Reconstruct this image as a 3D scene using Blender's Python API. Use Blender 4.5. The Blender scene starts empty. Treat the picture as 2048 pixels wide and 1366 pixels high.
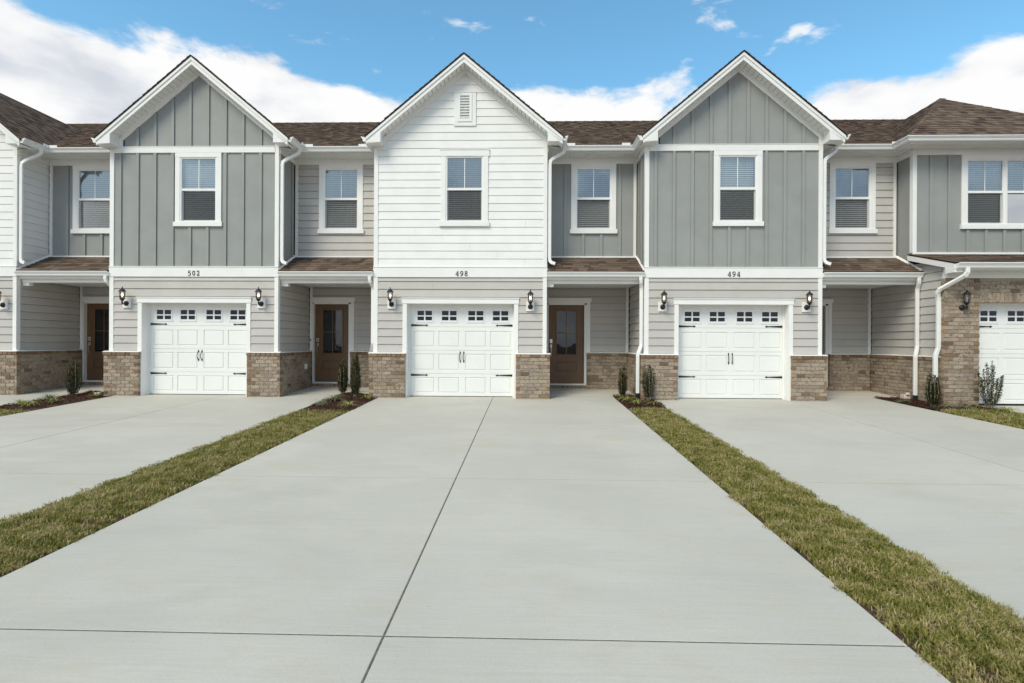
import bpy, bmesh, math, random
import numpy as np
from mathutils import Matrix, Vector

random.seed(7)
rng = np.random.default_rng(7)
R = math.radians
SC = bpy.context.scene
COL = SC.collection

# ------------------------------------------------------------------ camera
cam = bpy.data.cameras.new("camera")
cam_ob = bpy.data.objects.new("camera", cam)
COL.objects.link(cam_ob)
cam.sensor_width = 36.0
cam.lens = 1087.386 / 2048 * 36.0
cam.clip_start = 0.05
cam.clip_end = 2000
cam_ob.matrix_world = (Matrix.Translation((1.4865, -12.2, 1.2762)) @ Matrix.Rotation(R(1.4773), 4, 'Z')
                       @ Matrix.Rotation(R(90), 4, 'X') @ Matrix.Rotation(R(0.2915), 4, 'Z'))
SC.camera = cam_ob

# ------------------------------------------------------------------ world and sun
SUN_EL, SUN_AZ = 46.0, 215.0          # azimuth measured clockwise from +Y (the facade's inward direction)
SKY_STRENGTH = 0.12
EXPOSURE = 0.56
CLOUD_TOP = 24.6
CLOUD_OFF = (8.2133, -3.4720, 14.1456)


class NT:
    """small helper to write node trees"""
    def __init__(self, tree):
        self.t = tree
        self.t.nodes.clear()

    def n(self, kind, **kw):
        nd = self.t.nodes.new(kind)
        for k, v in kw.items():
            if k.startswith('i_'):
                nd.inputs[k[2:]].default_value = v
            elif k.startswith('x_'):
                nd.inputs[int(k[2:])].default_value = v
            else:
                setattr(nd, k, v)
        return nd

    def l(self, a, b):
        self.t.links.new(a, b)

    def math(self, op, a, b=None, clamp=False):
        nd = self.n('ShaderNodeMath', operation=op)
        nd.use_clamp = clamp
        for i, v in enumerate((a, b)):
            if v is None:
                continue
            if isinstance(v, (int, float)):
                nd.inputs[i].default_value = v
            else:
                self.l(v, nd.inputs[i])
        return nd.outputs[0]

    def mixc(self, fac, a, b, mode='MIX'):
        nd = self.n('ShaderNodeMix', data_type='RGBA', blend_type=mode)
        for s, v in ((0, fac), (6, a), (7, b)):
            if isinstance(v, (int, float)):
                nd.inputs[s].default_value = v
            elif isinstance(v, tuple):
                nd.inputs[s].default_value = v if len(v) == 4 else v + (1,)
            else:
                self.l(v, nd.inputs[s])
        return nd.outputs[2]

    def ramp(self, fac, stops, interp='LINEAR'):
        nd = self.n('ShaderNodeValToRGB')
        cr = nd.color_ramp
        cr.interpolation = interp
        while len(cr.elements) < len(stops):
            cr.elements.new(0.5)
        for e, (p, c) in zip(cr.elements, stops):
            e.position = p
            e.color = c if len(c) == 4 else tuple(c) + (1,)
        self.l(fac, nd.inputs[0])
        return nd.outputs[0]

    def smooth(self, v, a, b):
        nd = self.n('ShaderNodeMapRange', interpolation_type='SMOOTHSTEP')
        self.l(v, nd.inputs[0])
        nd.inputs[1].default_value = a
        nd.inputs[2].default_value = b
        return nd.outputs[0]

    def noise(self, vec, scale, detail=4, rough=0.5, dist=0.0, sc3=None):
        if sc3 is not None:
            m = self.n('ShaderNodeMapping')
            m.inputs['Scale'].default_value = sc3
            self.l(vec, m.inputs[0])
            vec = m.outputs[0]
        nd = self.n('ShaderNodeTexNoise')
        nd.inputs['Scale'].default_value = scale
        nd.inputs['Detail'].default_value = detail
        nd.inputs['Roughness'].default_value = rough
        nd.inputs['Distortion'].default_value = dist
        self.l(vec, nd.inputs['Vector'])
        return nd.outputs[0]


W = bpy.data.worlds.new("World")
SC.world = W
W.use_nodes = True
T = NT(W.node_tree)
out = T.n('ShaderNodeOutputWorld')
bg = T.n('ShaderNodeBackground')
T.l(bg.outputs[0], out.inputs[0])
bg.inputs[1].default_value = SKY_STRENGTH
sky = T.n('ShaderNodeTexSky', sky_type='NISHITA')
sky.sun_disc = False
sky.sun_elevation = R(SUN_EL)
sky.sun_rotation = R(SUN_AZ)
sky.air_density = 1.0
sky.dust_density = 0.6
sky.ozone_density = 2.0
tc = T.n('ShaderNodeTexCoord')
sep = T.n('ShaderNodeSeparateXYZ')
T.l(tc.outputs['Generated'], sep.inputs[0])
elev = T.math('MULTIPLY', T.math('ARCSINE', sep.outputs[2]), 180 / math.pi)
mp = T.n('ShaderNodeMapping')
mp.inputs['Scale'].default_value = (1, 1, 2.3)
mp.inputs['Location'].default_value = CLOUD_OFF
T.l(tc.outputs['Generated'], mp.inputs[0])
n1 = T.noise(mp.outputs[0], 3.6, 12, 0.56, 0.25)
n2 = T.noise(mp.outputs[0], 9.5, 9, 0.55, 0.3)
n3 = T.noise(mp.outputs[0], 5.2, 7, 0.5, 0.0)
lump = T.math('ADD', T.math('MULTIPLY', T.math('SUBTRACT', n1, 0.5), 3.0), T.math('MULTIPLY', T.math('SUBTRACT', n2, 0.5), 1.3))
bank = T.math('ADD', T.math('MINIMUM', T.math('DIVIDE', T.math('SUBTRACT', T.math('SUBTRACT', CLOUD_TOP, T.math('MULTIPLY', sep.outputs[0], 1.2)), elev), 4.5), 0.9), lump)
a1 = T.smooth(bank, 0.0, 0.42)
wis = T.math('ADD', n2, T.math('MULTIPLY', T.math('SUBTRACT', n1, 0.5), 0.55))
wis = T.math('ADD', wis, T.math('MULTIPLY', T.smooth(elev, 33, 62), 0.19))  # extra cloud overhead, out of view, added to whiten the sky light
a2 = T.math('MULTIPLY', T.smooth(wis, 0.60, 0.74), 0.85)
alpha = T.math('MAXIMUM', a1, a2)
skyc = T.mixc(1.0, sky.outputs[0], (0.93, 1.40, 1.34), 'MULTIPLY')
shade = T.smooth(T.math('ADD', n3, T.math('MULTIPLY', T.math('SUBTRACT', n1, 0.5), -0.5)), 0.44, 0.70)
CB = 5.6
cloudc = T.mixc(shade, (1.0 * CB, 1.0 * CB, 1.0 * CB), (0.66 * CB, 0.70 * CB, 0.77 * CB))
T.l(T.mixc(alpha, skyc, cloudc), bg.inputs[0])

sun = bpy.data.lights.new("sun", 'SUN')
sun.energy = 1.9
sun.angle = R(26)
sun.color = (1.0, 0.895, 0.725)
sun_ob = bpy.data.objects.new("sun", sun)
COL.objects.link(sun_ob)
sd = Vector((math.sin(R(SUN_AZ)) * math.cos(R(SUN_EL)), math.cos(R(SUN_AZ)) * math.cos(R(SUN_EL)), math.sin(R(SUN_EL))))
sun_ob.rotation_euler = sd.to_track_quat('Z', 'Y').to_euler()
sun_ob.location = (-10, -20, 20)

SC.view_settings.view_transform = 'Standard'
SC.view_settings.look = 'None'
SC.view_settings.gamma = 1.0
SC.view_settings.exposure = EXPOSURE
SC.render.engine = 'CYCLES'
SC.cycles.max_bounces = 7
SC.cycles.diffuse_bounces = 4
SC.cycles.glossy_bounces = 3
SC.cycles.transparent_max_bounces = 12
SC.cycles.caustics_reflective = False
SC.cycles.caustics_refractive = False
SC.cycles.use_denoising = True

# ------------------------------------------------------------------ materials
MATS = {}


def mat(name, col, rough=0.5, var=0.05, nsc=3.0, n3=None, bump=0.0, bsc=60.0, b3=None, rnd=0.0, spec=0.4, stain=None, metal=0.0, hue=None):
    m = bpy.data.materials.new(name)
    m.use_nodes = True
    t = NT(m.node_tree)
    o = t.n('ShaderNodeOutputMaterial')
    p = t.n('ShaderNodeBsdfPrincipled')
    t.l(p.outputs[0], o.inputs[0])
    g = t.n('ShaderNodeNewGeometry')
    pos = g.outputs['Position']
    nz = t.noise(pos, nsc, 5, 0.55, 0.2, n3)
    lo = tuple(max(0, c * (1 - var)) for c in col)
    hi = tuple(c * (1 + var) for c in col)
    c = t.mixc(t.smooth(nz, 0.3, 0.7), lo, hi)
    if hue:
        nh = t.noise(pos, nsc * 0.37, 3)
        c = t.mixc(t.math('MULTIPLY', t.smooth(nh, 0.45, 0.7), 0.5), c, hue)
    if stain:
        s, thr, scol = stain
        ns = t.noise(pos, s, 8, 0.65, 0.5)
        c = t.mixc(t.math('MULTIPLY', t.smooth(ns, thr, thr + 0.14), 0.6), c, scol)
    if rnd:
        oi = t.n('ShaderNodeObjectInfo')
        k = t.math('ADD', 1 - rnd, t.math('MULTIPLY', oi.outputs['Random'], 2 * rnd))
        mx = t.n('ShaderNodeVectorMath', operation='SCALE')
        t.l(c, mx.inputs[0])
        t.l(k, mx.inputs['Scale'])
        c = mx.outputs[0]
    t.l(c, p.inputs['Base Color'])
    p.inputs['Roughness'].default_value = rough
    p.inputs['Specular IOR Level'].default_value = spec
    p.inputs['Metallic'].default_value = metal
    if bump:
        nb = t.noise(pos, bsc, 4, 0.6, 0, b3)
        b = t.n('ShaderNodeBump')
        b.inputs['Strength'].default_value = bump
        b.inputs['Distance'].default_value = 0.004
        t.l(nb, b.inputs['Height'])
        t.l(b.outputs[0], p.inputs['Normal'])
    MATS[name] = m
    return m


def rand01(t):
    oi = t.n('ShaderNodeObjectInfo')
    g = t.n('ShaderNodeNewGeometry')
    s = t.math('FRACT', t.math('ADD', oi.outputs['Random'], g.outputs['Random Per Island']))
    return s, g.outputs['Position']


def tone_mat(name, stops, rough=0.85, patch=None, bump=0.3, bsc=90, spec=0.25, fine=0.25, fsc=55):
    """a material whose tone is drawn per piece, with grain on top"""
    m = bpy.data.materials.new(name)
    m.use_nodes = True
    t = NT(m.node_tree)
    o = t.n('ShaderNodeOutputMaterial')
    p = t.n('ShaderNodeBsdfPrincipled')
    t.l(p.outputs[0], o.inputs[0])
    r, pos = rand01(t)
    c = t.ramp(r, stops)
    if patch:
        pcol, sc, thr = patch
        npx = t.noise(pos, sc, 6, 0.65, 0.6)
        c = t.mixc(t.math('MULTIPLY', t.smooth(npx, thr, thr + 0.12), 0.75), c, pcol)
    nf = t.noise(pos, fsc, 5, 0.7)
    k = t.math('ADD', 1 - fine, t.math('MULTIPLY', nf, 2 * fine))
    mx = t.n('ShaderNodeVectorMath', operation='SCALE')
    t.l(c, mx.inputs[0])
    t.l(k, mx.inputs['Scale'])
    t.l(mx.outputs[0], p.inputs['Base Color'])
    p.inputs['Roughness'].default_value = rough
    p.inputs['Specular IOR Level'].default_value = spec
    nb = t.noise(pos, bsc, 5, 0.65)
    b = t.n('ShaderNodeBump')
    b.inputs['Strength'].default_value = bump
    b.inputs['Distance'].default_value = 0.006
    t.l(nb, b.inputs['Height'])
    t.l(b.outputs[0], p.inputs['Normal'])
    MATS[name] = m
    return m


GRAIN = (6, 6, 130)
mat('trim', (0.80, 0.80, 0.775), 0.45, 0.025, 2.0, bump=0.08, bsc=14)
mat('white_siding', (0.79, 0.79, 0.765), 0.55, 0.03, 2.2, bump=0.25, bsc=2.2, b3=GRAIN, rnd=0.018)
mat('beige_siding', (0.485, 0.463, 0.432), 0.6, 0.035, 2.2, bump=0.25, bsc=2.2, b3=GRAIN, rnd=0.03)
mat('grey_board', (0.292, 0.302, 0.290), 0.6, 0.05, 1.6, bump=0.25, bsc=2.0, b3=(120, 120, 5), rnd=0.02, stain=(2.1, 0.63, (0.262, 0.27, 0.262)))
mat('vinyl', (0.80, 0.81, 0.80), 0.35, 0.015, 2.0)
mat('metal_white', (0.80, 0.80, 0.775), 0.32, 0.02, 1.5, stain=(1.2, 0.66, (0.70, 0.70, 0.665)))
mat('garage_white', (0.78, 0.79, 0.765), 0.42, 0.02, 1.4, bump=0.12, bsc=2.0, b3=(90, 90, 6))
mat('garage_frame', (0.76, 0.77, 0.80), 0.35, 0.015, 2)
mat('soffit', (0.78, 0.78, 0.755), 0.45, 0.02, 2)
mat('groove', (0.22, 0.22, 0.21), 0.8, 0.1)
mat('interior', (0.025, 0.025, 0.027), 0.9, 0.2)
mat('blind_slat', (0.46, 0.46, 0.44), 0.5, 0.03)
mat('door_brown', (0.145, 0.080, 0.042), 0.42, 0.12, 2.0, n3=(20, 20, 1.2), bump=0.12, bsc=2, b3=(90, 90, 5))
mat('black_iron', (0.012, 0.012, 0.013), 0.45, 0.2, 20, bump=0.2, bsc=120)
mat('black_plastic', (0.015, 0.015, 0.016), 0.4, 0.2)
mat('chrome', (0.62, 0.60, 0.57), 0.28, 0.05, metal=1.0)
mat('roof_edge', (0.014, 0.013, 0.014), 0.8, 0.2)
mat('mortar', (0.34, 0.29, 0.228), 0.95, 0.12, 20, bump=0.5, bsc=160)
mat('core', (0.03, 0.03, 0.03), 0.95, 0.1)
mat('pvc_pink', (0.70, 0.58, 0.52), 0.5, 0.05)
mat('pvc_white', (0.74, 0.73, 0.70), 0.5, 0.05)
tone_mat('brick', [(0.0, (0.24, 0.182, 0.130)), (0.15, (0.33, 0.262, 0.192)), (0.5, (0.40, 0.328, 0.248)), (0.72, (0.335, 0.28, 0.222)),
                   (0.88, (0.285, 0.235, 0.192)), (0.96, (0.26, 0.18, 0.118)), (1.0, (0.15, 0.105, 0.075))],
         0.9, ((0.095, 0.072, 0.055), 22, 0.515), 0.6, 110, 0.2, 0.22, 60)
tone_mat('cap_brick', [(0.0, (0.16, 0.10, 0.062)), (0.35, (0.27, 0.175, 0.105)), (0.65, (0.20, 0.13, 0.085)), (0.9, (0.33, 0.235, 0.15)), (1.0, (0.13, 0.085, 0.06))],
         0.9, ((0.075, 0.05, 0.038), 30, 0.60), 0.6, 110, 0.2, 0.25, 60)
tone_mat('shingle', [(0.0, (0.072, 0.051, 0.040)), (0.3, (0.118, 0.085, 0.064)), (0.6, (0.150, 0.109, 0.081)), (0.85, (0.180, 0.132, 0.098)), (1.0, (0.095, 0.069, 0.055))],
         0.95, None, 0.7, 140, 0.1, 0.35, 120)
tone_mat('mulch', [(0.0, (0.018, 0.008, 0.007)), (0.4, (0.05, 0.018, 0.014)), (0.8, (0.085, 0.03, 0.022)), (1.0, (0.15, 0.075, 0.055))], 0.9, None, 0.5, 120, 0.15, 0.3, 70)


def leaf_mat(name, stops, trans=0.25, patch=None, rough=0.55):
    m = bpy.data.materials.new(name)
    m.use_nodes = True
    t = NT(m.node_tree)
    o = t.n('ShaderNodeOutputMaterial')
    p = t.n('ShaderNodeBsdfPrincipled')
    tr = t.n('ShaderNodeBsdfTranslucent')
    mx = t.n('ShaderNodeMixShader')
    mx.inputs[0].default_value = trans
    g = t.n('ShaderNodeNewGeometry')
    r = g.outputs['Random Per Island']
    if patch:
        npx = t.noise(g.outputs['Position'], patch, 4, 0.6)
        r = t.math('ADD', T_half(t, r), T_half(t, t.smooth(npx, 0.32, 0.68)))
    c = t.ramp(r, stops)
    t.l(c, p.inputs['Base Color'])
    t.l(c, tr.inputs[0])
    p.inputs['Roughness'].default_value = rough
    p.inputs['Specular IOR Level'].default_value = 0.25
    t.l(p.outputs[0], mx.inputs[1])
    t.l(tr.outputs[0], mx.inputs[2])
    t.l(mx.outputs[0], o.inputs[0])
    MATS[name] = m
    return m


def T_half(t, v):
    return t.math('MULTIPLY', v, 0.5)


leaf_mat('grass', [(0.0, (0.115, 0.140, 0.026)), (0.28, (0.20, 0.212, 0.042)), (0.48, (0.29, 0.262, 0.068)), (0.64, (0.42, 0.36, 0.145)), (0.84, (0.56, 0.46, 0.25)), (1.0, (0.22, 0.15, 0.08))], 0.3, 6.5)
leaf_mat('holly_leaf', [(0.0, (0.020, 0.034, 0.012)), (0.5, (0.042, 0.060, 0.019)), (0.8, (0.080, 0.092, 0.025)), (0.94, (0.14, 0.115, 0.032)), (1.0, (0.20, 0.20, 0.13))], 0.12, None, 0.35)
leaf_mat('holly_tip', [(0.0, (0.05, 0.055, 0.014)), (0.6, (0.10, 0.088, 0.022)), (1.0, (0.17, 0.125, 0.035))], 0.15, None, 0.4)
leaf_mat('strap_leaf', [(0.0, (0.11, 0.155, 0.035)), (0.4, (0.25, 0.285, 0.065)), (0.7, (0.45, 0.45, 0.13)), (1.0, (0.56, 0.50, 0.26))], 0.25)
leaf_mat('strap_leaf_grey', [(0.0, (0.09, 0.12, 0.06)), (0.5, (0.20, 0.235, 0.12)), (0.8, (0.33, 0.34, 0.19)), (1.0, (0.44, 0.42, 0.28))], 0.25)
mat('stem', (0.30, 0.255, 0.19), 0.9, 0.2, 40)
mat('soil', (0.06, 0.034, 0.023), 0.95, 0.35, 7, bump=0.8, bsc=60, stain=(3, 0.55, (0.13, 0.055, 0.028)))


def concrete(name, col, warm):
    m = bpy.data.materials.new(name)
    m.use_nodes = True
    t = NT(m.node_tree)
    o = t.n('ShaderNodeOutputMaterial')
    p = t.n('ShaderNodeBsdfPrincipled')
    t.l(p.outputs[0], o.inputs[0])
    pos = t.n('ShaderNodeNewGeometry').outputs['Position']
    big = t.noise(pos, 0.55, 5, 0.55, 0.6)
    c = t.mixc(t.smooth(big, 0.3, 0.72), tuple(x * 0.95 for x in col), tuple(x * 1.04 for x in col))
    st = t.noise(pos, 2.2, 9, 0.72, 0.4, (0.7, 1.2, 1))
    c = t.mixc(t.math('MULTIPLY', t.smooth(st, 0.49, 0.70), 0.6), c, warm)
    damp = t.noise(pos, 0.9, 6, 0.6, 0.8, (0.5, 1.0, 1))
    c = t.mixc(t.math('MULTIPLY', t.smooth(damp, 0.50, 0.64), 0.42), c, tuple(x * 0.86 for x in col))
    br = t.noise(pos, 1.0, 4, 0.65, 0.0, (2.2, 75, 1))
    fine = t.noise(pos, 75, 5, 0.85)
    k = t.math('ADD', 0.71, t.math('ADD', t.math('MULTIPLY', br, 0.20), t.math('MULTIPLY', fine, 0.38)))
    pit = t.smooth(t.noise(pos, 26, 2, 0.5), 0.77, 0.80)
    k = t.math('MULTIPLY', k, t.math('SUBTRACT', 1.0, t.math('MULTIPLY', pit, 0.35)))
    oi = t.n('ShaderNodeObjectInfo')
    k = t.math('MULTIPLY', k, t.math('ADD', 0.985, t.math('MULTIPLY', oi.outputs['Random'], 0.03)))
    mx = t.n('ShaderNodeVectorMath', operation='SCALE')
    t.l(c, mx.inputs[0])
    t.l(k, mx.inputs['Scale'])
    t.l(mx.outputs[0], p.inputs['Base Color'])
    p.inputs['Roughness'].default_value = 0.82
    p.inputs['Specular IOR Level'].default_value = 0.3
    b = t.n('ShaderNodeBump')
    b.inputs['Strength'].default_value = 0.35
    b.inputs['Distance'].default_value = 0.003
    t.l(t.math('ADD', br, t.math('MULTIPLY', fine, 0.6)), b.inputs['Height'])
    t.l(b.outputs[0], p.inputs['Normal'])
    MATS[name] = m


concrete('concrete', (0.478, 0.455, 0.400), (0.455, 0.412, 0.315))
concrete('concrete_edge', (0.50, 0.50, 0.47), (0.46, 0.43, 0.36))
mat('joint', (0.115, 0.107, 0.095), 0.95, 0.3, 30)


def glass(name, refl, tint):
    m = bpy.data.materials.new(name)
    m.use_nodes = True
    t = NT(m.node_tree)
    o = t.n('ShaderNodeOutputMaterial')
    tr = t.n('ShaderNodeBsdfTransparent')
    tr.inputs[0].default_value = tint + (1,)
    gl = t.n('ShaderNodeBsdfGlossy')
    gl.inputs['Color'].default_value = (0.62, 0.83, 1.0, 1) if refl > 0.1 else (0.9, 0.95, 1.0, 1)
    gl.inputs['Roughness'].default_value = 0.015
    # slightly wavy panes
    pos = t.n('ShaderNodeNewGeometry').outputs['Position']
    b = t.n('ShaderNodeBump')
    b.inputs['Strength'].default_value = 0.12
    b.inputs['Distance'].default_value = 0.02
    t.l(t.noise(pos, 2.3, 2), b.inputs['Height'])
    t.l(b.outputs[0], gl.inputs['Normal'])
    fr = t.n('ShaderNodeFresnel')
    fr.inputs[0].default_value = 1.5
    f = t.math('ADD', refl, fr.outputs[0], True)
    mx = t.n('ShaderNodeMixShader')
    t.l(f, mx.inputs[0])
    t.l(tr.outputs[0], mx.inputs[1])
    t.l(gl.outputs[0], mx.inputs[2])
    t.l(mx.outputs[0], o.inputs[0])
    MATS[name] = m


glass('pane_glass', 0.27, (0.90, 0.95, 0.97))
glass('lower_glass', 0.06, (0.92, 0.95, 0.94))
glass('door_glass', 0.03, (0.55, 0.57, 0.58))
glass('dark_glass', 0.0, (0.10, 0.10, 0.12))
glass('lamp_glass', 0.02, (0.95, 0.93, 0.90))
m = bpy.data.materials.new('screen')
m.use_nodes = True
t = NT(m.node_tree)
o = t.n('ShaderNodeOutputMaterial')
a = t.n('ShaderNodeBsdfTransparent')
d = t.n('ShaderNodeBsdfDiffuse')
d.inputs[0].default_value = (0.10, 0.105, 0.095, 1)
x = t.n('ShaderNodeMixShader')
x.inputs[0].default_value = 0.27
t.l(a.outputs[0], x.inputs[1])
t.l(d.outputs[0], x.inputs[2])
t.l(x.outputs[0], o.inputs[0])
MATS['screen'] = m


def emit(name, col, s):
    m = bpy.data.materials.new(name)
    m.use_nodes = True
    t = NT(m.node_tree)
    o = t.n('ShaderNodeOutputMaterial')
    e = t.n('ShaderNodeEmission')
    e.inputs[0].default_value = col + (1,)
    e.inputs[1].default_value = s
    t.l(e.outputs[0], o.inputs[0])
    MATS[name] = m


emit('bulb_lit', (1.0, 0.72, 0.42), 4.0)
mat('bulb_off', (0.75, 0.74, 0.70), 0.3, 0.02)

# ------------------------------------------------------------------ mesh helpers
CACHE = {}


def link(name, data, parent=None, loc=None, kind=None):
    o = bpy.data.objects.new(name, data)
    COL.objects.link(o)
    if parent is not None:
        o.parent = parent
    if loc is not None:
        o.location = loc
    if kind:
        o['kind'] = kind
    return o


def tag(o, label, cat, group=None):
    o['label'] = label
    o['category'] = cat
    if group:
        o['group'] = group
    return o


def PF(Y0=0.0):
    return lambda s, d, z: (s, Y0 - d, z)


def PR(X0):
    return lambda s, d, z: (X0 + d, s, z)


def PL(X0):
    return lambda s, d, z: (X0 - d, s, z)


class MB:
    def __init__(self):
        self.v = []
        self.f = []

    def box(self, x0, x1, y0, y1, z0, z1):
        return self.pbox(lambda s, d, z: (s, d, z), x0, x1, y0, y1, z0, z1)

    def hexa(self, pts):
        b = len(self.v)
        self.v += [tuple(p) for p in pts]
        for q in ((0, 3, 2, 1), (4, 5, 6, 7), (0, 1, 5, 4), (1, 2, 6, 5), (2, 3, 7, 6), (3, 0, 4, 7)):
            self.f.append(tuple(b + i for i in q))
        return self

    def pbox(self, P, s0, s1, d0, d1, z0, z1):
        return self.hexa([P(s0, d0, z0), P(s1, d0, z0), P(s1, d1, z0), P(s0, d1, z0), P(s0, d0, z1), P(s1, d0, z1), P(s1, d1, z1), P(s0, d1, z1)])

    def chbox(self, P, s0, s1, d0, d1, z0, z1, c):
        """box whose outer (d1) face is chamfered all round"""
        b = len(self.v)
        self.v += [P(s0, d0, z0), P(s1, d0, z0), P(s1, d0, z1), P(s0, d0, z1),
                   P(s0, d1 - c, z0), P(s1, d1 - c, z0), P(s1, d1 - c, z1), P(s0, d1 - c, z1),
                   P(s0 + c, d1, z0 + c), P(s1 - c, d1, z0 + c), P(s1 - c, d1, z1 - c), P(s0 + c, d1, z1 - c)]
        self.f.append((b, b + 3, b + 2, b + 1))
        for o in (0, 4):
            for i in range(4):
                j = (i + 1) % 4
                self.f.append((b + o + i, b + o + j, b + o + 4 + j, b + o + 4 + i))
        self.f.append((b + 8, b + 9, b + 10, b + 11))
        return self

    def sheet(self, P, s0, s1, d, z0, z1):
        b = len(self.v)
        self.v += [P(s0, d, z0), P(s1, d, z0), P(s1, d, z1), P(s0, d, z1)]
        self.f.append((b, b + 1, b + 2, b + 3))
        return self

    def prism(self, P, poly, d0, d1):
        b = len(self.v)
        n = len(poly)
        self.v += [P(s, d0, z) for s, z in poly] + [P(s, d1, z) for s, z in poly]
        self.f.append(tuple(range(b, b + n))[::-1])
        self.f.append(tuple(range(b + n, b + 2 * n)))
        for i in range(n):
            j = (i + 1) % n
            self.f.append((b + i, b + j, b + n + j, b + n + i))
        return self

    def cyl(self, c0, c1, r0, r1, n=10, caps=True):
        c0, c1 = Vector(c0), Vector(c1)
        ax = (c1 - c0).normalized()
        a = ax.orthogonal().normalized()
        bb = ax.cross(a)
        b = len(self.v)
        for c, r in ((c0, r0), (c1, r1)):
            for i in range(n):
                th = 2 * math.pi * i / n
                self.v.append(tuple(c + a * (r * math.cos(th)) + bb * (r * math.sin(th))))
        for i in range(n):
            j = (i + 1) % n
            self.f.append((b + i, b + j, b + n + j, b + n + i))
        if caps:
            self.f.append(tuple(range(b, b + n))[::-1])
            self.f.append(tuple(range(b + n, b + 2 * n)))
        return self

    def tube(self, pts, w, h, n=4, up=(0, 1, 0)):
        """sweep a rectangle (n=4) or ring along 3-D points"""
        pts = [Vector(p) for p in pts]
        rings = []
        upv = Vector(up)
        for i, p in enumerate(pts):
            if i == 0:
                tg = pts[1] - p
            elif i == len(pts) - 1:
                tg = p - pts[i - 1]
            else:
                tg = (pts[i + 1] - p).normalized() + (p - pts[i - 1]).normalized()
            tg.normalize()
            a = upv.cross(tg)
            if a.length < 1e-3:
                a = Vector((1, 0, 0)).cross(tg)
            a.normalize()
            c = tg.cross(a).normalized()
            if n == 4:
                k = 0.22
                ring = []
                for sx, sy in ((-1, -1), (1, -1), (1, 1), (-1, 1)):
                    ring.append((sx * w / 2 * (1 if sx * sy < 0 else 1 - k), sy * h / 2 * (1 - k if sx * sy < 0 else 1)))
                    ring.append((sx * w / 2 * (1 - k if sx * sy < 0 else 1), sy * h / 2 * (1 if sx * sy < 0 else 1 - k)))
                ring = [(-w / 2 * (1 - k), -h / 2), (w / 2 * (1 - k), -h / 2), (w / 2, -h / 2 * (1 - k)), (w / 2, h / 2 * (1 - k)),
                        (w / 2 * (1 - k), h / 2), (-w / 2 * (1 - k), h / 2), (-w / 2, h / 2 * (1 - k)), (-w / 2, -h / 2 * (1 - k))]
            else:
                ring = [(w / 2 * math.cos(2 * math.pi * q / n), h / 2 * math.sin(2 * math.pi * q / n)) for q in range(n)]
            rings.append([tuple(p + a * q[0] + c * q[1]) for q in ring])
        b = len(self.v)
        m = len(rings[0])
        for r in rings:
            self.v += r
        for i in range(len(rings) - 1):
            for q in range(m):
                j = (q + 1) % m
                self.f.append((b + i * m + q, b + i * m + j, b + (i + 1) * m + j, b + (i + 1) * m + q))
        self.f.append(tuple(range(b, b + m))[::-1])
        e = b + (len(rings) - 1) * m
        self.f.append(tuple(range(e, e + m)))
        return self

    def mesh(self, name, mt, smooth=False):
        key = (mt, smooth, tuple((round(a, 5), round(b, 5), round(c, 5)) for a, b, c in self.v), len(self.f))
        key = hash(key)
        if key in CACHE:
            return CACHE[key]
        me = bpy.data.meshes.new(name)
        me.from_pydata(self.v, [], self.f)
        if len(self.f) < 4000:
            bm = bmesh.new()
            bm.from_mesh(me)
            bmesh.ops.recalc_face_normals(bm, faces=bm.faces)
            bm.to_mesh(me)
            bm.free()
        me.materials.append(MATS[mt])
        if smooth:
            me.polygons.foreach_set('use_smooth', [True] * len(me.polygons))
        CACHE[key] = me
        return me

    def build(self, name, mt, parent=None, smooth=False, kind=None, loc=None):
        return link(name, self.mesh(name, mt, smooth), parent, loc, kind)


def tri_mesh(name, verts, tris, mt, smooth=False):
    me = bpy.data.meshes.new(name)
    verts = np.asarray(verts, np.float32)
    tris = np.asarray(tris, np.int32)
    me.vertices.add(len(verts))
    me.vertices.foreach_set('co', verts.ravel())
    me.loops.add(tris.size)
    me.loops.foreach_set('vertex_index', tris.ravel())
    me.polygons.add(len(tris))
    me.polygons.foreach_set('loop_start', np.arange(0, tris.size, 3, dtype=np.int32))
    me.polygons.foreach_set('loop_total', np.full(len(tris), 3, np.int32))
    me.update(calc_edges=True)
    me.materials.append(MATS[mt])
    if smooth:
        me.polygons.foreach_set('use_smooth', np.ones(len(tris), bool))
    return me


# ------------------------------------------------------------------ setting: ground, drives, porches
SL = 0.04


def gz(y):
    return SL * y


S = 6.0748


def ground():
    mb = MB()
    ys = [400, 30, 2.0, -40, -400]
    zs = [-0.2, -0.2, gz(2.0) - 0.16, gz(-40) - 0.16, gz(-40) - 0.4]
    for i in range(len(ys) - 1):
        b = len(mb.v)
        mb.v += [(-400, ys[i], zs[i]), (400, ys[i], zs[i]), (400, ys[i + 1], zs[i + 1]), (-400, ys[i + 1], zs[i + 1])]
        mb.f.append((b, b + 3, b + 2, b + 1))
    mb.build('ground', 'soil', kind='structure')


ground()


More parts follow.
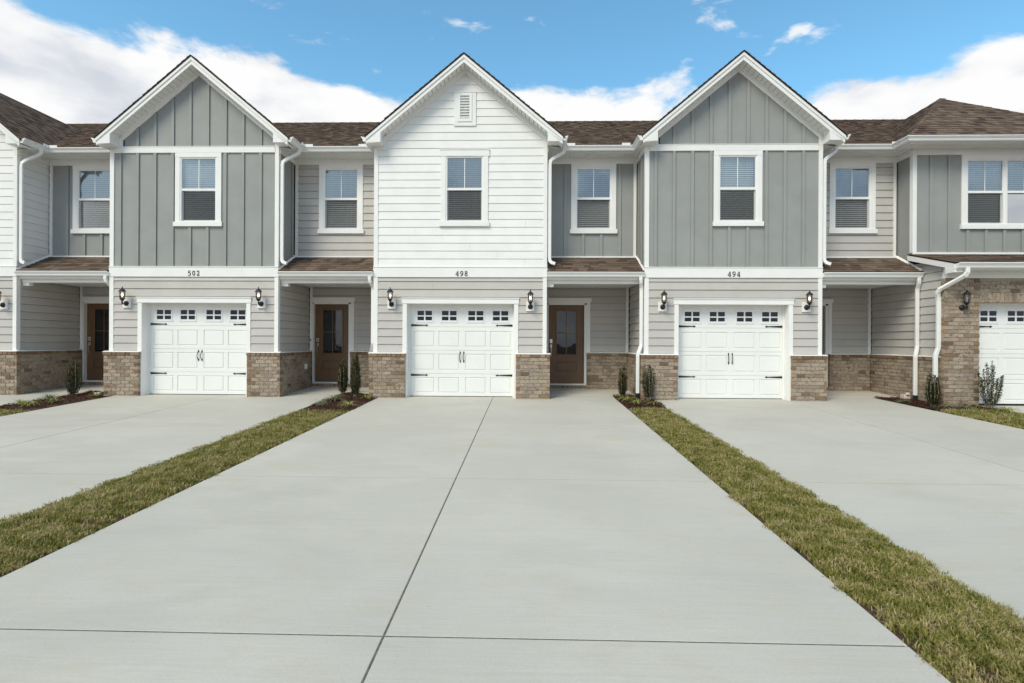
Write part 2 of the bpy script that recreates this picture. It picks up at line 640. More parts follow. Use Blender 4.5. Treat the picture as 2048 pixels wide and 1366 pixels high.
def slab_piece(parent, quad, lift=0.0, name='slab'):
    """quad: four (x, y) corners counter-clockwise; a cast slab with softened top edges"""
    mb = MB()
    c = 0.0045
    cx = sum(p[0] for p in quad) / 4
    cy = sum(p[1] for p in quad) / 4
    n = 10
    ring = []
    for i in range(4):
        p, q = quad[i], quad[(i + 1) % 4]
        for k in range(n):
            t = k / n
            ring.append((p[0] + (q[0] - p[0]) * t, p[1] + (q[1] - p[1]) * t))
    def inset(p, e):
        # inset towards centre by e along both axes
        return (p[0] + (e if p[0] < cx else -e) * (1 if abs(p[0] - cx) > 0.3 else 0), p[1] + (e if p[1] < cy else -e) * (1 if abs(p[1] - cy) > 0.05 else 0))
    lay = []
    for e, dz in ((0, -0.12), (0, -c), (c * 0.35, -c * 0.3), (c, 0.0)):
        lay.append([(*inset(p, e), gz(p[1]) + lift + dz) for p in ring])
    m = len(ring)
    for L in lay:
        mb.v += L
    for i in range(3):
        for k in range(m):
            j = (k + 1) % m
            mb.f.append((i * m + k, i * m + j, (i + 1) * m + j, (i + 1) * m + k))
    mb.f.append(tuple(range(3 * m, 4 * m)))
    return mb.build(name, 'concrete', parent)


def edge(x_far, x_near):
    """x of a drive edge as a line from Y=0.5 to Y=-13"""
    return lambda y: x_far + (x_near - x_far) * (0.5 - y) / 13.5


def driveway(name, le, re, je, y_back, splits=(-3.12, -6.17, -9.19, -12.24), y_end=-15.0):
    root = link(name, None, kind='structure')
    ys = [y_back] + list(splits) + [y_end]
    for i in range(len(ys) - 1):
        y1, y0 = ys[i], ys[i + 1]
        g = 0.0055
        for a, b in ((le, je), (je, re)):
            ga = 0.0 if a is le else 0.0055
            gb = 0.0 if b is re else 0.0055
            slab_piece(root, [(a(y0) + ga, y0 + g), (b(y0) - gb, y0 + g), (b(y1) - gb, y1 - g), (a(y1) + ga, y1 - g)])
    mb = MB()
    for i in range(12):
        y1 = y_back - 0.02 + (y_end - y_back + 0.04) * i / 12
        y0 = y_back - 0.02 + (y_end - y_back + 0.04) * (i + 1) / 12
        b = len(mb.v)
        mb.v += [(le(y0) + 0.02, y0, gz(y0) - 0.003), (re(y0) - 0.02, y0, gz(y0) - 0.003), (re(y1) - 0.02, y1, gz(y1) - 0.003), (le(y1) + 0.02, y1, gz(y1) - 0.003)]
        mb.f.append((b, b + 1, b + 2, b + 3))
    mb.build('joint_shade_strip', 'joint', root)  # near-flush dark strip: shade of the tooled grooves put into its colour
    return root


E0L, E0R, E0J = edge(-1.82, -2.20), edge(3.50, 3.60), edge(0.745, 0.685)
E1L, E1R, E1J = edge(-7.86, -8.0), edge(-2.88, -3.06), edge(-5.43, -5.98)
E2L, E2R, E2J = edge(4.30, 4.42), edge(9.48, 10.15), edge(7.30, 7.42)
E3R = edge(-8.95, -9.0)
E4L = edge(10.93, 11.0)
YB = 0.565
driveway('driveway', E0L, E0R, E0J, YB)
driveway('driveway', E1L, E1R, E1J, YB)
driveway('driveway', E2L, E2R, E2J, YB)
driveway('driveway', edge(-14.1, -14.3), E3R, edge(-11.5, -11.7), YB)
driveway('driveway', E4L, edge(15.6, 15.7), edge(13.2, 13.3), YB)


def porch_slab(i):
    root = link('porch_slab', None, kind='structure')
    x0, x1 = i * S + 1.9, i * S + 4.15
    y0, y1 = YB + 0.005, 1.85
    slab_piece(root, [(x0, y0), (x1, y0), (x1, y1), (x0, y1)], 0.012)


for i in (-2, -1, 0, 1):
    porch_slab(i)

# ------------------------------------------------------------------ house parts
XL, XR = -1.957, 1.945
AX, SLP = 0.093, 0.833
ZCAP, ZB0, ZB1 = 1.0, 2.712, 2.934
YU, YL = 0.83, 1.75
ZSOF = 5.66
MAINP = 0.52
YE = 0.42            # main eave fascia


def cut(segs, a, b):
    o = []
    for s0, s1 in segs:
        if b <= s0 or a >= s1:
            o.append((s0, s1))
            continue
        if a - s0 > 0.01:
            o.append((s0, a))
        if s1 - b > 0.01:
            o.append((b, s1))
    return o


def lap(parent, mt, P, s0, s1, z0, z1, openings=(), clip=None, exp=0.1778, joints=None, name='siding_plank'):
    lip = 0.017 if mt == 'white_siding' else 0.024
    slot = 0.003 if mt == 'white_siding' else 0.005
    k = 0
    zb = z0
    while zb < z1 - 0.01:
        zt = min(zb + exp, z1)
        segs = [(s0, s1)]
        for (a, b, c, d) in openings:
            if c < zt and d > zb:
                segs = cut(segs, a, b)
        if joints and k in joints:
            segs = [q for sg in segs for q in cut([sg], joints[k] - 0.0012, joints[k] + 0.0012)]
        for a, b in segs:
            ab, bb, at, bt = a, b, a, b
            if clip:
                cb, ct = clip(zb), clip(zt)
                ab, bb = max(a, cb[0]), min(b, cb[1])
                at, bt = max(a, ct[0]), min(b, ct[1])
                if bb - ab < 0.02:
                    continue
                if bt < at:
                    at = bt = (at + bt) / 2
            lo, hi = lip, 0.006
            zs = zb + slot
            MB().hexa([P(ab, -0.004, zs), P(bb, -0.004, zs), P(bb, lo, zs), P(ab, lo, zs),
                       P(at, -0.004, zt), P(bt, -0.004, zt), P(bt, hi, zt), P(at, hi, zt)]).build(name, mt, parent)
        for (a, b, c, d) in openings:          # notched rows above and below an opening
            if zb + 0.01 < c < zt:
                MB().hexa([P(a, -0.004, zb + 0.005), P(b, -0.004, zb + 0.005), P(b, 0.024, zb + 0.005), P(a, 0.024, zb + 0.005), P(a, -0.004, c), P(b, -0.004, c), P(b, 0.012, c), P(a, 0.012, c)]).build(name, mt, parent)
            if zb < d < zt - 0.01:
                MB().hexa([P(a, -0.004, d), P(b, -0.004, d), P(b, 0.016, d), P(a, 0.016, d), P(a, -0.004, zt), P(b, -0.004, zt), P(b, 0.006, zt), P(a, 0.006, zt)]).build(name, mt, parent)
        zb = zt
        k += 1


def boards(parent, P, s0, s1, z0, z1, centers, openings=(), top=None, bw=0.065, skip=()):
    """board and batten: one sheet per bay, one batten per seam"""
    cuts = [s0] + [c for c in centers if s0 < c < s1] + [s1]
    def pieces(a, b, zz0, zz1):
        zs = [(zz0, zz1)]
        for (oa, ob, oc, od) in openings:
            if oa < b - 1e-6 and ob > a + 1e-6:
                zs = cut(zs, oc, od)
        return zs
    for a, b in zip(cuts[:-1], cuts[1:]):
        # split horizontally by opening edges
        xs = sorted(set([a, b] + [e for o_ in openings for e in o_[:2] if a < e < b]))
        for xa, xb in zip(xs[:-1], xs[1:]):
            for za, zb in pieces(xa, xb, z0, z1):
                poly = [(xa, za), (xb, za)]
                if top and zb >= z1 - 1e-6:
                    pts = [(xb, top(xb))]
                    if xa < AX < xb:
                        pts.append((AX, top(AX)))
                    pts.append((xa, top(xa)))
                    poly += [(x_, min(z_, z1)) for x_, z_ in pts]
                else:
                    poly += [(xb, zb), (xa, zb)]
                if max(p[1] for p in poly) - za < 0.03:
                    continue
                MB().prism(P, poly, -0.006, 0.006).build('board', 'grey_board', parent)
    for c in centers:
        if not (s0 < c < s1):
            continue
        a, b = c - bw / 2, c + bw / 2
        for za, zb in pieces(a + 0.01, b - 0.01, z0, z1):
            if top and zb >= z1 - 1e-6:
                ta, tb = min(top(a), z1), min(top(b), z1)
                if min(ta, tb) - za < 0.05:
                    continue
            else:
                ta = tb = zb
            MB().prism(P, [(a, za), (b, za), (b, tb), (a, ta)], 0.013, 0.033).build('batten', 'grey_board', parent)


def window(parent, P, g0, g1, z0=3.985, z1=5.402, ears=False, head_top=5.53, pair=0):
    zm0, zm1 = 4.671, 4.725
    fr = MB()
    f = 0.029
    fr.pbox(P, g0 - f, g0, -0.05, 0.022, z0 - f, z1 + f)
    fr.pbox(P, g1, g1 + f, -0.05, 0.022, z0 - f, z1 + f)
    fr.pbox(P, g0, g1, -0.05, 0.022, z1, z1 + f)
    fr.pbox(P, g0, g1, -0.05, 0.022, z0 - f, z0)
    w = fr.build('window', 'vinyl', parent)
    ca = 0.112
    ha, hb_ = g0 - f - ca, g1 + f + ca
    sa, sb = g0 - 0.167, g1 + 0.169
    mu = f + 0.018
    if pair == 1:
        hb_ = sb = g1 + mu
        MB().pbox(P, g1 + f, g1 + mu, 0, 0.033, z0 - 0.026, z1 + f).build('mullion', 'trim', w)
    if pair == 2:
        ha = sa = g0 - mu
        MB().pbox(P, g0 - mu, g0 - f, 0, 0.033, z0 - 0.026, z1 + f).build('mullion', 'trim', w)
    if pair != 2:
        MB().chbox(P, g0 - f - ca, g0 - f, 0, 0.034, z0 - 0.026, z1 + f, 0.003).build('casing_board', 'trim', w)
    if pair != 1:
        MB().chbox(P, g1 + f, g1 + f + ca, 0, 0.034, z0 - 0.026, z1 + f, 0.003).build('casing_board', 'trim', w)
    if ears:
        h = MB().chbox(P, g0 - 0.166, g1 + 0.167, 0, 0.040, z1 + f, 5.572, 0.003)
        h.pbox(P, g0 - 0.172, g1 + 0.173, 0, 0.050, 5.572, 5.588)
    else:
        h = MB().pbox(P, ha, hb_, 0, 0.037, z1 + f, head_top)
    h.build('head_board', 'trim', w)
    MB().pbox(P, sa, sb, 0, 0.060, 3.858, z0 - 0.026).build('window_sill', 'trim', w)
    # sashes
    u = MB()
    e = 0.022
    u.pbox(P, g0, g0 + e * 0.5, -0.02, 0.008, zm1, z1)
    u.pbox(P, g1 - e * 0.5, g1, -0.02, 0.008, zm1, z1)
    u.pbox(P, g0 + e * 0.5, g1 - e * 0.5, -0.02, 0.008, z1 - e * 0.5, z1)
    u.pbox(P, g0, g1, -0.02, 0.012, zm0, zm1)
    u.build('upper_sash', 'vinyl', w)
    lo = MB()
    lo.pbox(P, g0, g0 + e, -0.05, -0.022, z0, zm0)
    lo.pbox(P, g1 - e, g1, -0.05, -0.022, z0, zm0)
    lo.pbox(P, g0 + e, g1 - e, -0.05, -0.022, z0, z0 + e * 1.3)
    lo.build('lower_sash', 'vinyl', w)
    gm = (g0 + g1) / 2
    MB().pbox(P, gm - 0.008, gm + 0.008, -0.010, 0.000, zm1, z1 - e * 0.5).build('muntin', 'vinyl', w)
    for a, b in ((g0 + e * 0.5, gm - 0.008), (gm + 0.008, g1 - e * 0.5)):
        MB().sheet(P, a, b, -0.005, zm1, z1 - e * 0.5).build('pane', 'pane_glass', w)
    MB().sheet(P, g0 + e, g1 - e, -0.037, z0 + e * 1.3, zm0).build('pane', 'lower_glass', w)
    MB().sheet(P, g0 + 0.003, g1 - 0.003, -0.010, z0 + 0.003, zm0 - 0.001).build('insect_screen', 'screen', w)
    bl = MB()
    ti = random.choice((0.022, 0.027, 0.033, 0.037))
    z = z0 + 0.02
    while z < z1 - 0.02:
        bl.hexa([P(g0 + 0.015, -0.082, z + ti), P(g1 - 0.015, -0.082, z + ti), P(g1 - 0.015, -0.060, z), P(g0 + 0.015, -0.060, z),
                 P(g0 + 0.015, -0.082, z + ti + 0.0035), P(g1 - 0.015, -0.082, z + ti + 0.0035), P(g1 - 0.015, -0.060, z + 0.0035), P(g0 + 0.015, -0.060, z + 0.0035)])
        z += 0.047
    for s in (g0 + 0.16, g1 - 0.16):
        bl.pbox(P, s, s + 0.004, -0.056, -0.053, z0 + 0.02, z1)
    bl.build('blind', 'blind_slat', w, kind='stuff')
    return w


BRICKS = {}


def brick_mesh(L, dp, hgt, mt, var):
    key = ('b', round(L, 3), round(dp, 3), round(hgt, 3), mt, var)
    if key in CACHE:
        return CACHE[key]
    r = random.Random(hash(key) & 0xffff)
    c = 0.004
    def j(a):
        return a + r.uniform(-0.0018, 0.0018)
    mb = MB()
    x, y, z = L / 2, dp / 2, hgt / 2
    for (sx, sy, sz) in ((1, c, c), (c, 1, c), (c, c, 1)):
        pass
    # chamfered box: 24 verts
    idx = {}
    for ax in range(3):
        for a in (-1, 1):
            for b in (-1, 1):
                for d in (-1, 1):
                    p = [a * (x - c), b * (y - c), d * (z - c)]
                    s = (a, b, d)[ax]
                    p[ax] = s * (x, y, z)[ax]
                    idx[(ax, a, b, d)] = len(mb.v)
                    mb.v.append((j(p[0]), j(p[1]), j(p[2])))
    for ax in range(3):
        o = [q for q in range(3) if q != ax]
        for s in (-1, 1):
            q = []
            for u, w in ((-1, -1), (1, -1), (1, 1), (-1, 1)):
                k = [0, 0, 0]
                k[ax], k[o[0]], k[o[1]] = s, u, w
                q.append(idx[(ax, *k)])
            mb.f.append(tuple(q))
    for ax in range(3):          # edges along axis ax
        o = [q for q in range(3) if q != ax]
        for u in (-1, 1):
            for w in (-1, 1):
                def g(face, end):
                    k = [0, 0, 0]
                    k[ax], k[o[0]], k[o[1]] = end, u, w
                    return idx[(face, *k)]
                mb.f.append((g(o[0], -1), g(o[1], -1), g(o[1], 1), g(o[0], 1)))
    for a in (-1, 1):
        for b in (-1, 1):
            for d in (-1, 1):
                mb.f.append((idx[(0, a, b, d)], idx[(1, a, b, d)], idx[(2, a, b, d)]))
    me = mb.mesh('brick', mt)
    CACHE[key] = me
    return me


CO, BL, GAP = 0.0813, 0.2032, 0.010


def brick_wall(house, P, axis, s0, s1, z0, z1, depth=0.098, cap=True, front=0.09, quoin=(), seen=True, openings=(), wall=None, backing=True):
    """one brick panel: mortar backing plus single bricks; axis 0 runs along X, 1 along Y"""
    if wall is None:
        wall = link('brick_wall', None, house)
    if backing:
        MB().pbox(P, s0 + 0.004, s1 - 0.004, front - depth, front - 0.011, z0, z1 + (0.066 if cap else 0)).build('mortar', 'mortar', wall)
    rows = int(round((z1 - z0) / CO))
    lst = []
    for k in range(rows):
        za = z0 + k * CO
        x = s0 + (0.0 if k % 2 == 0 else -BL / 2)
        while x < s1 - 0.02:
            a, b = max(x, s0), min(x + BL - GAP, s1)
            ok = not any(oa < (a + b) / 2 < ob and oc < za + CO / 2 < od for oa, ob, oc, od in openings)
            if b - a > 0.03 and ok:
                half = (b - a) < 0.13
                q = half and ((abs(a - s0) < 1e-3 and 0 in quoin) or (abs(b - s1) < 1e-3 and 1 in quoin))
                lst.append((a, b, za, za + CO - GAP, 'cap_brick' if q and random.random() < 0.75 else 'brick', depth, front))
            x += BL
    if cap:
        n = max(1, int(round((s1 - s0 + 0.02) / 0.107)))
        w = (s1 - s0 + 0.02) / n
        x = s0 - 0.01
        k = 0
        while k < n:
            m = 2 if random.random() < 0.35 and k < n - 1 else 1
            lst.append((x + 0.006, x + m * w - 0.006, z1 + 0.004, z1 + 0.07, 'cap_brick', depth, front + 0.014))
            x += m * w
            k += m
    cnt = BRICKS.setdefault(house.name, [0])
    left = []
    for (a, b, c, d, mt, dp, fr) in lst:
        L = round(b - a, 2)
        loc = Vector(P((a + b) / 2, fr - dp / 2 + random.uniform(-0.0015, 0.0015), (c + d) / 2))
        if seen and cnt[0] < 300:
            cnt[0] += 1
            o = link('brick', brick_mesh(L, dp, d - c, mt, random.randrange(4)), wall, loc)
            if axis == 1:
                o.rotation_euler[2] = math.pi / 2
        else:
            left.append((a, b, c, d, mt, dp, fr))
    for mt in ('brick', 'cap_brick'):
        mb = MB()
        for (a, b, c, d, m_, dp, fr) in left:
            if m_ == mt:
                mb.chbox(P, a, b, fr - dp, fr, c, d, 0.004)
        if mb.v:
            mb.build('brick', mt, wall, kind='stuff')
    if cap:
        MB().prism(lambda s, d, z: P(d, s, z), [(-0.008, z1 + 0.072), (front + 0.02, z1 + 0.072), (front + 0.02, z1 + 0.083), (0.02, z1 + 0.100), (-0.008, z1 + 0.100)], s0 - 0.012, s1 + 0.012).build('ledge', 'trim', wall)
    return wall


ZC0 = 0.92 - 12 * CO


def garage_door(house, YD=0.2):
    P = PF(YD)
    x0, x1 = -1.2, 1.215
    gd = MB().pbox(P, x0, x1, -0.05, -0.014, 0.012, 2.15).build('garage_door', 'garage_white', house)
    zs = [0.02, 0.532, 1.068, 1.604, 2.123]
    cols = [(-1.079, -0.612), (-0.513, -0.040), (0.102, 0.574), (0.673, 1.143)]
    prow = [(0.095, 0.448), (0.616, 0.985), (1.149, 1.507), (1.695, 2.036)]
    g = 0.0022
    for r in range(4):
        za, zb = zs[r] + g, zs[r + 1] - g
        pa, pb = prow[r]
        m = MB()
        cc = cols if r < 3 else [(-1.038, -0.632), (-0.475, -0.068), (0.130, 0.545), (0.693, 1.113)]
        m.chbox(P, x0 + 0.002, x1 - 0.002, -0.014, 0, za, pa, 0.003)
        m.chbox(P, x0 + 0.002, x1 - 0.002, -0.014, 0, pb, zb, 0.003)
        xs = [x0 + 0.002] + [e for c in cc for e in c] + [x1 - 0.002]
        for i in range(0, len(xs), 2):
            m.pbox(P, xs[i], xs[i + 1], -0.014, -0.0002, pa, pb)
        m.build('section', 'garage_white', gd)
        for a, b in cc:
            if r < 3:
                MB().chbox(P, a + 0.016, b - 0.016, -0.014, -0.0015, pa + 0.016, pb - 0.016, 0.009).build('panel', 'garage_white', gd)
            else:
                fr = MB()
                xm, zm = (a + b) / 2, (1.835 + 1.869) / 2
                pa0, pb0 = a + 0.036, b - 0.036
                fr.chbox(P, a, pa0, -0.014, 0.010, pa, pb, 0.004)
                fr.chbox(P, pb0, b, -0.014, 0.010, pa, pb, 0.004)
                fr.chbox(P, pa0, pb0, -0.014, 0.010, pa, 1.752, 0.004)
                fr.chbox(P, pa0, pb0, -0.014, 0.010, 1.969, pb, 0.004)
                fr.pbox(P, xm - 0.016, xm + 0.016, -0.012, 0.006, 1.752, 1.969)
                fr.pbox(P, pa0, pb0, -0.012, 0.0055, zm - 0.015, zm + 0.015)
                fr.build('window_frame', 'garage_frame', gd)
                MB().pbox(P, pa0, pb0, -0.0135, -0.0132, 1.752, 1.969).build('window_backing', 'interior', gd)
                for xa, xb in ((pa0, xm - 0.016), (xm + 0.016, pb0)):
                    for z0_, z1_ in ((1.752, zm - 0.015), (zm + 0.015, 1.969)):
                        MB().pbox(P, xa, xb, -0.009, -0.006, z0_, z1_).build('pane', 'dark_glass', gd)
    def strap(xs, z, sg):
        L = 0.395
        p = [(0, -0.024), (L * 0.80, -0.010), (L * 0.86, -0.010), (L * 0.86, -0.020), (L * 0.93, -0.020), (L * 0.93, -0.010), (L, 0.0),
             (L * 0.93, 0.010), (L * 0.93, 0.020), (L * 0.86, 0.020), (L * 0.86, 0.010), (L * 0.80, 0.010), (0, 0.024)]
        MB().prism(P, [(xs + sg * a, z + b) for a, b in p], 0.001, 0.007).build('strap_hinge', 'black_iron', gd)
    for z in (1.64, 0.50):
        strap(x0 + 0.055, z, 1)
        strap(x1 - 0.03, z, -1)
    for xs, sg in ((-0.016, -1), (0.066, -1)):
        pts = [P(xs, 0.008, 0.815), P(xs + sg * 0.006, 0.03, 0.845), P(xs + sg * 0.014, 0.045, 0.915), P(xs + sg * 0.006, 0.03, 0.985), P(xs, 0.008, 1.015)]
        h = MB().tube(pts, 0.016, 0.016, 6)
        for z in (0.815, 1.015):
            h.prism(P, [(xs, z - 0.035), (xs + 0.016, z), (xs, z + 0.035), (xs - 0.016, z)], 0.001, 0.008)
        h.build('pull_handle', 'black_iron', gd)
    MB().pbox(P, x0, x1, -0.04, -0.004, 0.0, 0.0195).build('bottom_seal', 'black_plastic', gd)
    st = MB()
    st.pbox(P, x0 - 0.005, x0 + 0.035, 0.003, 0.020, 0.0, 2.122)
    st.pbox(P, x1 - 0.035, x1 + 0.005, 0.003, 0.020, 0.0, 2.122)
    st.pbox(P, x0 + 0.035, x1 - 0.035, 0.003, 0.020, 2.09, 2.122)
    st.build('door_stop', 'trim', gd)
    return gd


def sweep(path, prof, closed=False):
    """mitred sweep of an open profile [(d, z)] along XY path; d grows to the right of the direction"""
    mb = MB()
    pts = [Vector((p[0], p[1])) for p in path]
    nrm = []
    for a, b in zip(pts[:-1], pts[1:]):
        t = (b - a).normalized()
        nrm.append(Vector((t.y, -t.x)))
    rows = []
    for i, p in enumerate(pts):
        if i == 0:
            m = nrm[0]
        elif i == len(pts) - 1:
            m = nrm[-1]
        else:
            m = nrm[i - 1] + nrm[i]
            m = m / (1 + nrm[i - 1].dot(nrm[i]))
        rows.append([(p.x + m.x * d, p.y + m.y * d, z) for d, z in prof])
    n = len(prof)
    for r in rows:
        mb.v += r
    for i in range(len(rows) - 1):
        for k in range(n):
            j = (k + 1) % n
            mb.f.append((i * n + k, i * n + j, (i + 1) * n + j, (i + 1) * n + k))
    mb.f.append(tuple(range(n))[::-1])
    mb.f.append(tuple(range((len(rows) - 1) * n, len(rows) * n)))
    return mb


def gutter_profile(zt):
    # ogee gutter with a front lip
    return [(0, zt - 0.004), (0, zt - 0.112), (0.066, zt - 0.112), (0.082, zt - 0.092), (0.088, zt - 0.062), (0.108, zt - 0.036), (0.116, zt - 0.016),
            (0.124, zt - 0.016), (0.124, zt), (0.106, zt), (0.104, zt - 0.010), (0.012, zt - 0.018), (0.010, zt - 0.004)]


def shingles(parent, o, u, v, rows_fn, length, mt='shingle', exposure=0.143, single=False, name='shingle', limit=300, wmin=0.11, wmax=0.30):
    """architectural tabs laid in courses; o + u*a + v*b, rows_fn(b) -> (a0, a1) or None"""
    o, u, v = Vector(o), Vector(u).normalized(), Vector(v).normalized()
    nrm = u.cross(v).normalized()
    if nrm.z < 0:
        nrm = -nrm
    n = int(length / exposure) + 1
    big = MB()
    made = 0
    for k in range(n):
        b0 = k * exposure
        b1 = min(b0 + exposure * 1.12, length)
        if b1 - b0 < 0.03:
            continue
        ra, rb = rows_fn(b0 + exposure * 0.15), rows_fn(min(b0 + exposure * 0.95, length))
        if ra is None:
            continue
        if rb is None:
            rb = ra
        a = ra[0] - random.uniform(0, 0.1)
        lift_hi = False
        while a < ra[1]:
            w = random.uniform(wmin, wmax)
            s0, s1 = max(a, ra[0]), min(a + w, ra[1])
            a += w
            lift_hi = not lift_hi
            if s1 - s0 < 0.02:
                continue
            t0, t1 = min(max(s0, rb[0]), rb[1]), max(min(s1, rb[1]), rb[0])
            if t1 - t0 < 0.004:
                t0, t1 = (t0 + t1) / 2 - 0.002, (t0 + t1) / 2 + 0.002
            th = 0.013 if lift_hi else 0.0065
            th += random.uniform(0, 0.002)
            e = random.uniform(-0.004, 0.004) - (0.0 if lift_hi else -0.003)
            def q(s, bb, h):
                return o + u * s + v * bb + nrm * h
            pts = [q(s0 + 0.001, b0 + e, 0.0), q(s1 - 0.001, b0 + e, 0.0), q(t1 - 0.001, b1, 0.0), q(t0 + 0.001, b1, 0.0),
                   q(s0 + 0.001, b0 + e, th + 0.004), q(s1 - 0.001, b0 + e, th + 0.004), q(t1 - 0.001, b1, 0.0035), q(t0 + 0.001, b1, 0.0035)]
            if single and made < limit:
                MB().hexa(pts).build(name, mt, parent)
                made += 1
            else:
                big.hexa(pts)
    if big.v:
        big.build(name, mt, parent, kind='stuff')


def front_door(house):
    P = PF(YL + 0.10)
    x0, x1, z0, z1 = 2.062, 2.972, 0.205, 2.216
    g0, g1, h0, h1 = 2.250, 2.800, 0.925, 2.095
    d = MB()
    d.pbox(P, x0, g0, -0.04, 0.004, z0, z1)
    d.pbox(P, g1, x1, -0.04, 0.004, z0, z1)
    d.pbox(P, g0, g1, -0.04, 0.004, h1, z1)
    p0, p1 = 0.505, 0.765
    d.pbox(P, g0, g1, -0.04, 0.004, p1, h0)
    d.pbox(P, g0, g1, -0.04, 0.004, z0, p0)
    d.pbox(P, g0, g1, -0.04, -0.010, p0, p1)
    door = d.build('front_door', 'door_brown', house)
    MB().chbox(P, g0 + 0.022, g1 - 0.022, -0.010, 0.002, p0 + 0.022, p1 - 0.022, 0.010).build('door_panel', 'door_brown', door)
    e = 0.03
    fr = MB()
    fr.chbox(P, g0 - 0.012, g0 + e, 0.004, 0.016, h0 - 0.012, h1 + 0.012, 0.005)
    fr.chbox(P, g1 - e, g1 + 0.012, 0.004, 0.016, h0 - 0.012, h1 + 0.012, 0.005)
    fr.chbox(P, g0 + e, g1 - e, 0.004, 0.016, h0 - 0.012, h0 + e, 0.005)
    fr.chbox(P, g0 + e, g1 - e, 0.004, 0.016, h1 - e, h1 + 0.012, 0.005)
    xm, zm = (g0 + g1) / 2, 1.502
    fr.pbox(P, xm - 0.011, xm + 0.011, 0.000, 0.013, h0 + e, h1 - e)
    fr.pbox(P, g0 + e, g1 - e, 0.000, 0.0125, zm - 0.011, zm + 0.011)
    fr.build('lite_frame', 'door_brown', door)
    for a, b in ((g0 + e, xm - 0.011), (xm + 0.011, g1 - e)):
        for c, dd in ((h0 + e, zm - 0.011), (zm + 0.011, h1 - e)):
            MB().sheet(P, a, b, -0.005, c, dd).build('pane', 'door_glass', door)
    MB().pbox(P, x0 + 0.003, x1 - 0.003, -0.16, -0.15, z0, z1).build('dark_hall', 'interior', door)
    lk = MB().chbox(P, 2.096, 2.168, 0.004, 0.030, 1.235, 1.345, 0.006)
    lk.build('door_lock', 'chrome', door)
    h = MB()
    h.chbox(P, 2.108, 2.158, 0.004, 0.018, 1.125, 1.205, 0.004)
    h.tube([P(2.133, 0.015, 1.17), P(2.133, 0.05, 1.15), P(2.133, 0.055, 1.05), P(2.133, 0.05, 0.95), P(2.133, 0.015, 0.925)], 0.018, 0.014, 6)
    h.cyl(P(2.133, 0.004, 0.925), P(2.133, 0.02, 0.925), 0.016, 0.014, 8)
    h.build('door_handle', 'chrome', door)
    Pw = PF(YL)
    c = MB()
    c.pbox(Pw, 2.036, x0 - 0.002, -0.14, 0.018, 0.165, 2.226)
    c.pbox(Pw, x1 + 0.002, 3.036, -0.14, 0.018, 0.165, 2.226)
    c.pbox(Pw, x0 - 0.002, x1 + 0.002, -0.14, 0.018, 2.220, 2.262)
    c.build('door_jamb', 'trim', door)
    MB().pbox(Pw, 2.06, 2.975, -0.13, 0.05, 0.170, 0.203).build('threshold', 'pvc_white', door)
    k = MB()
    k.chbox(Pw, 3.036, 3.122, 0.0, 0.034, 1.0, 2.262, 0.003)
    k.build('casing_board', 'trim', door)
    hd = MB().chbox(Pw, 2.04, 3.122, 0.0, 0.038, 2.262, 2.375, 0.003)
    hd.pbox(Pw, 2.04, 3.152, 0.0, 0.048, 2.300, 2.392)
    hd.build('head_board', 'trim', door)
    return door


DIG = {   # strokes in a unit box 0.62 x 1: (polyline, width at each point)
    '4': [([(0.44, 0.0), (0.44, 1.0)], 0.15), ([(0.44, 0.98), (0.03, 0.30)], 0.07), ([(0.0, 0.27), (0.62, 0.27)], 0.09), ([(0.28, 0.02), (0.60, 0.02)], 0.06)],
    '9': [([(0.31, 0.96), (0.12, 0.90), (0.05, 0.68), (0.12, 0.47), (0.31, 0.41), (0.50, 0.50), (0.56, 0.68), (0.50, 0.90), (0.31, 0.96)], 0.11), ([(0.55, 0.70), (0.53, 0.40), (0.40, 0.12), (0.12, 0.04)], 0.12)],
    '8': [([(0.31, 0.96), (0.13, 0.90), (0.09, 0.75), (0.20, 0.60), (0.42, 0.47), (0.55, 0.27), (0.48, 0.09), (0.31, 0.04), (0.13, 0.09), (0.06, 0.26), (0.18, 0.46), (0.42, 0.60), (0.52, 0.76), (0.47, 0.90), (0.31, 0.96)], 0.11)],
    '5': [([(0.13, 0.94), (0.56, 0.94)], 0.12), ([(0.14, 0.96), (0.10, 0.54)], 0.07), ([(0.10, 0.54), (0.30, 0.62), (0.50, 0.52), (0.55, 0.32), (0.46, 0.10), (0.27, 0.03), (0.07, 0.12)], 0.12)],
    '0': [([(0.31, 0.96), (0.14, 0.84), (0.08, 0.50), (0.14, 0.16), (0.31, 0.04), (0.48, 0.16), (0.54, 0.50), (0.48, 0.84), (0.31, 0.96)], 0.12)],
    '2': [([(0.08, 0.74), (0.15, 0.91), (0.31, 0.96), (0.49, 0.88), (0.52, 0.70), (0.40, 0.46), (0.10, 0.10)], 0.11), ([(0.05, 0.06), (0.57, 0.06)], 0.13), ([(0.57, 0.04), (0.58, 0.22)], 0.06)],
}


def number_digits(house, txt, x0, z0, size, pitch):
    P = PF(-0.0365)
    for i, ch in enumerate(txt):
        mb = MB()
        for line, w in DIG[ch]:
            for k in range(len(line) - 1):
                a, b = Vector(line[k]), Vector(line[k + 1])
                t_ = (b - a).normalized()
                n_ = Vector((-t_.y, t_.x)) * w / 2
                e_ = t_ * (w * 0.25 if len(line) > 2 else 0)
                q = [a - e_ + n_, a - e_ - n_, b + e_ - n_, b + e_ + n_]
                mb.prism(P, [(x0 + i * pitch + p_.x * size, z0 + p_.y * size) for p_ in q], 0.0, 0.008 + 0.0002 * k)
        mb.build('house_number_digit', 'black_iron', house)


def gable_top(x):
    return 7.300 - SLP * abs(x - AX)


def gable_clip(z):
    w = max(0.0, (7.300 - z) / SLP)
    return (AX - w, AX + w)


BATT = [-1.72 + 0.4055 * k for k in range(9)]


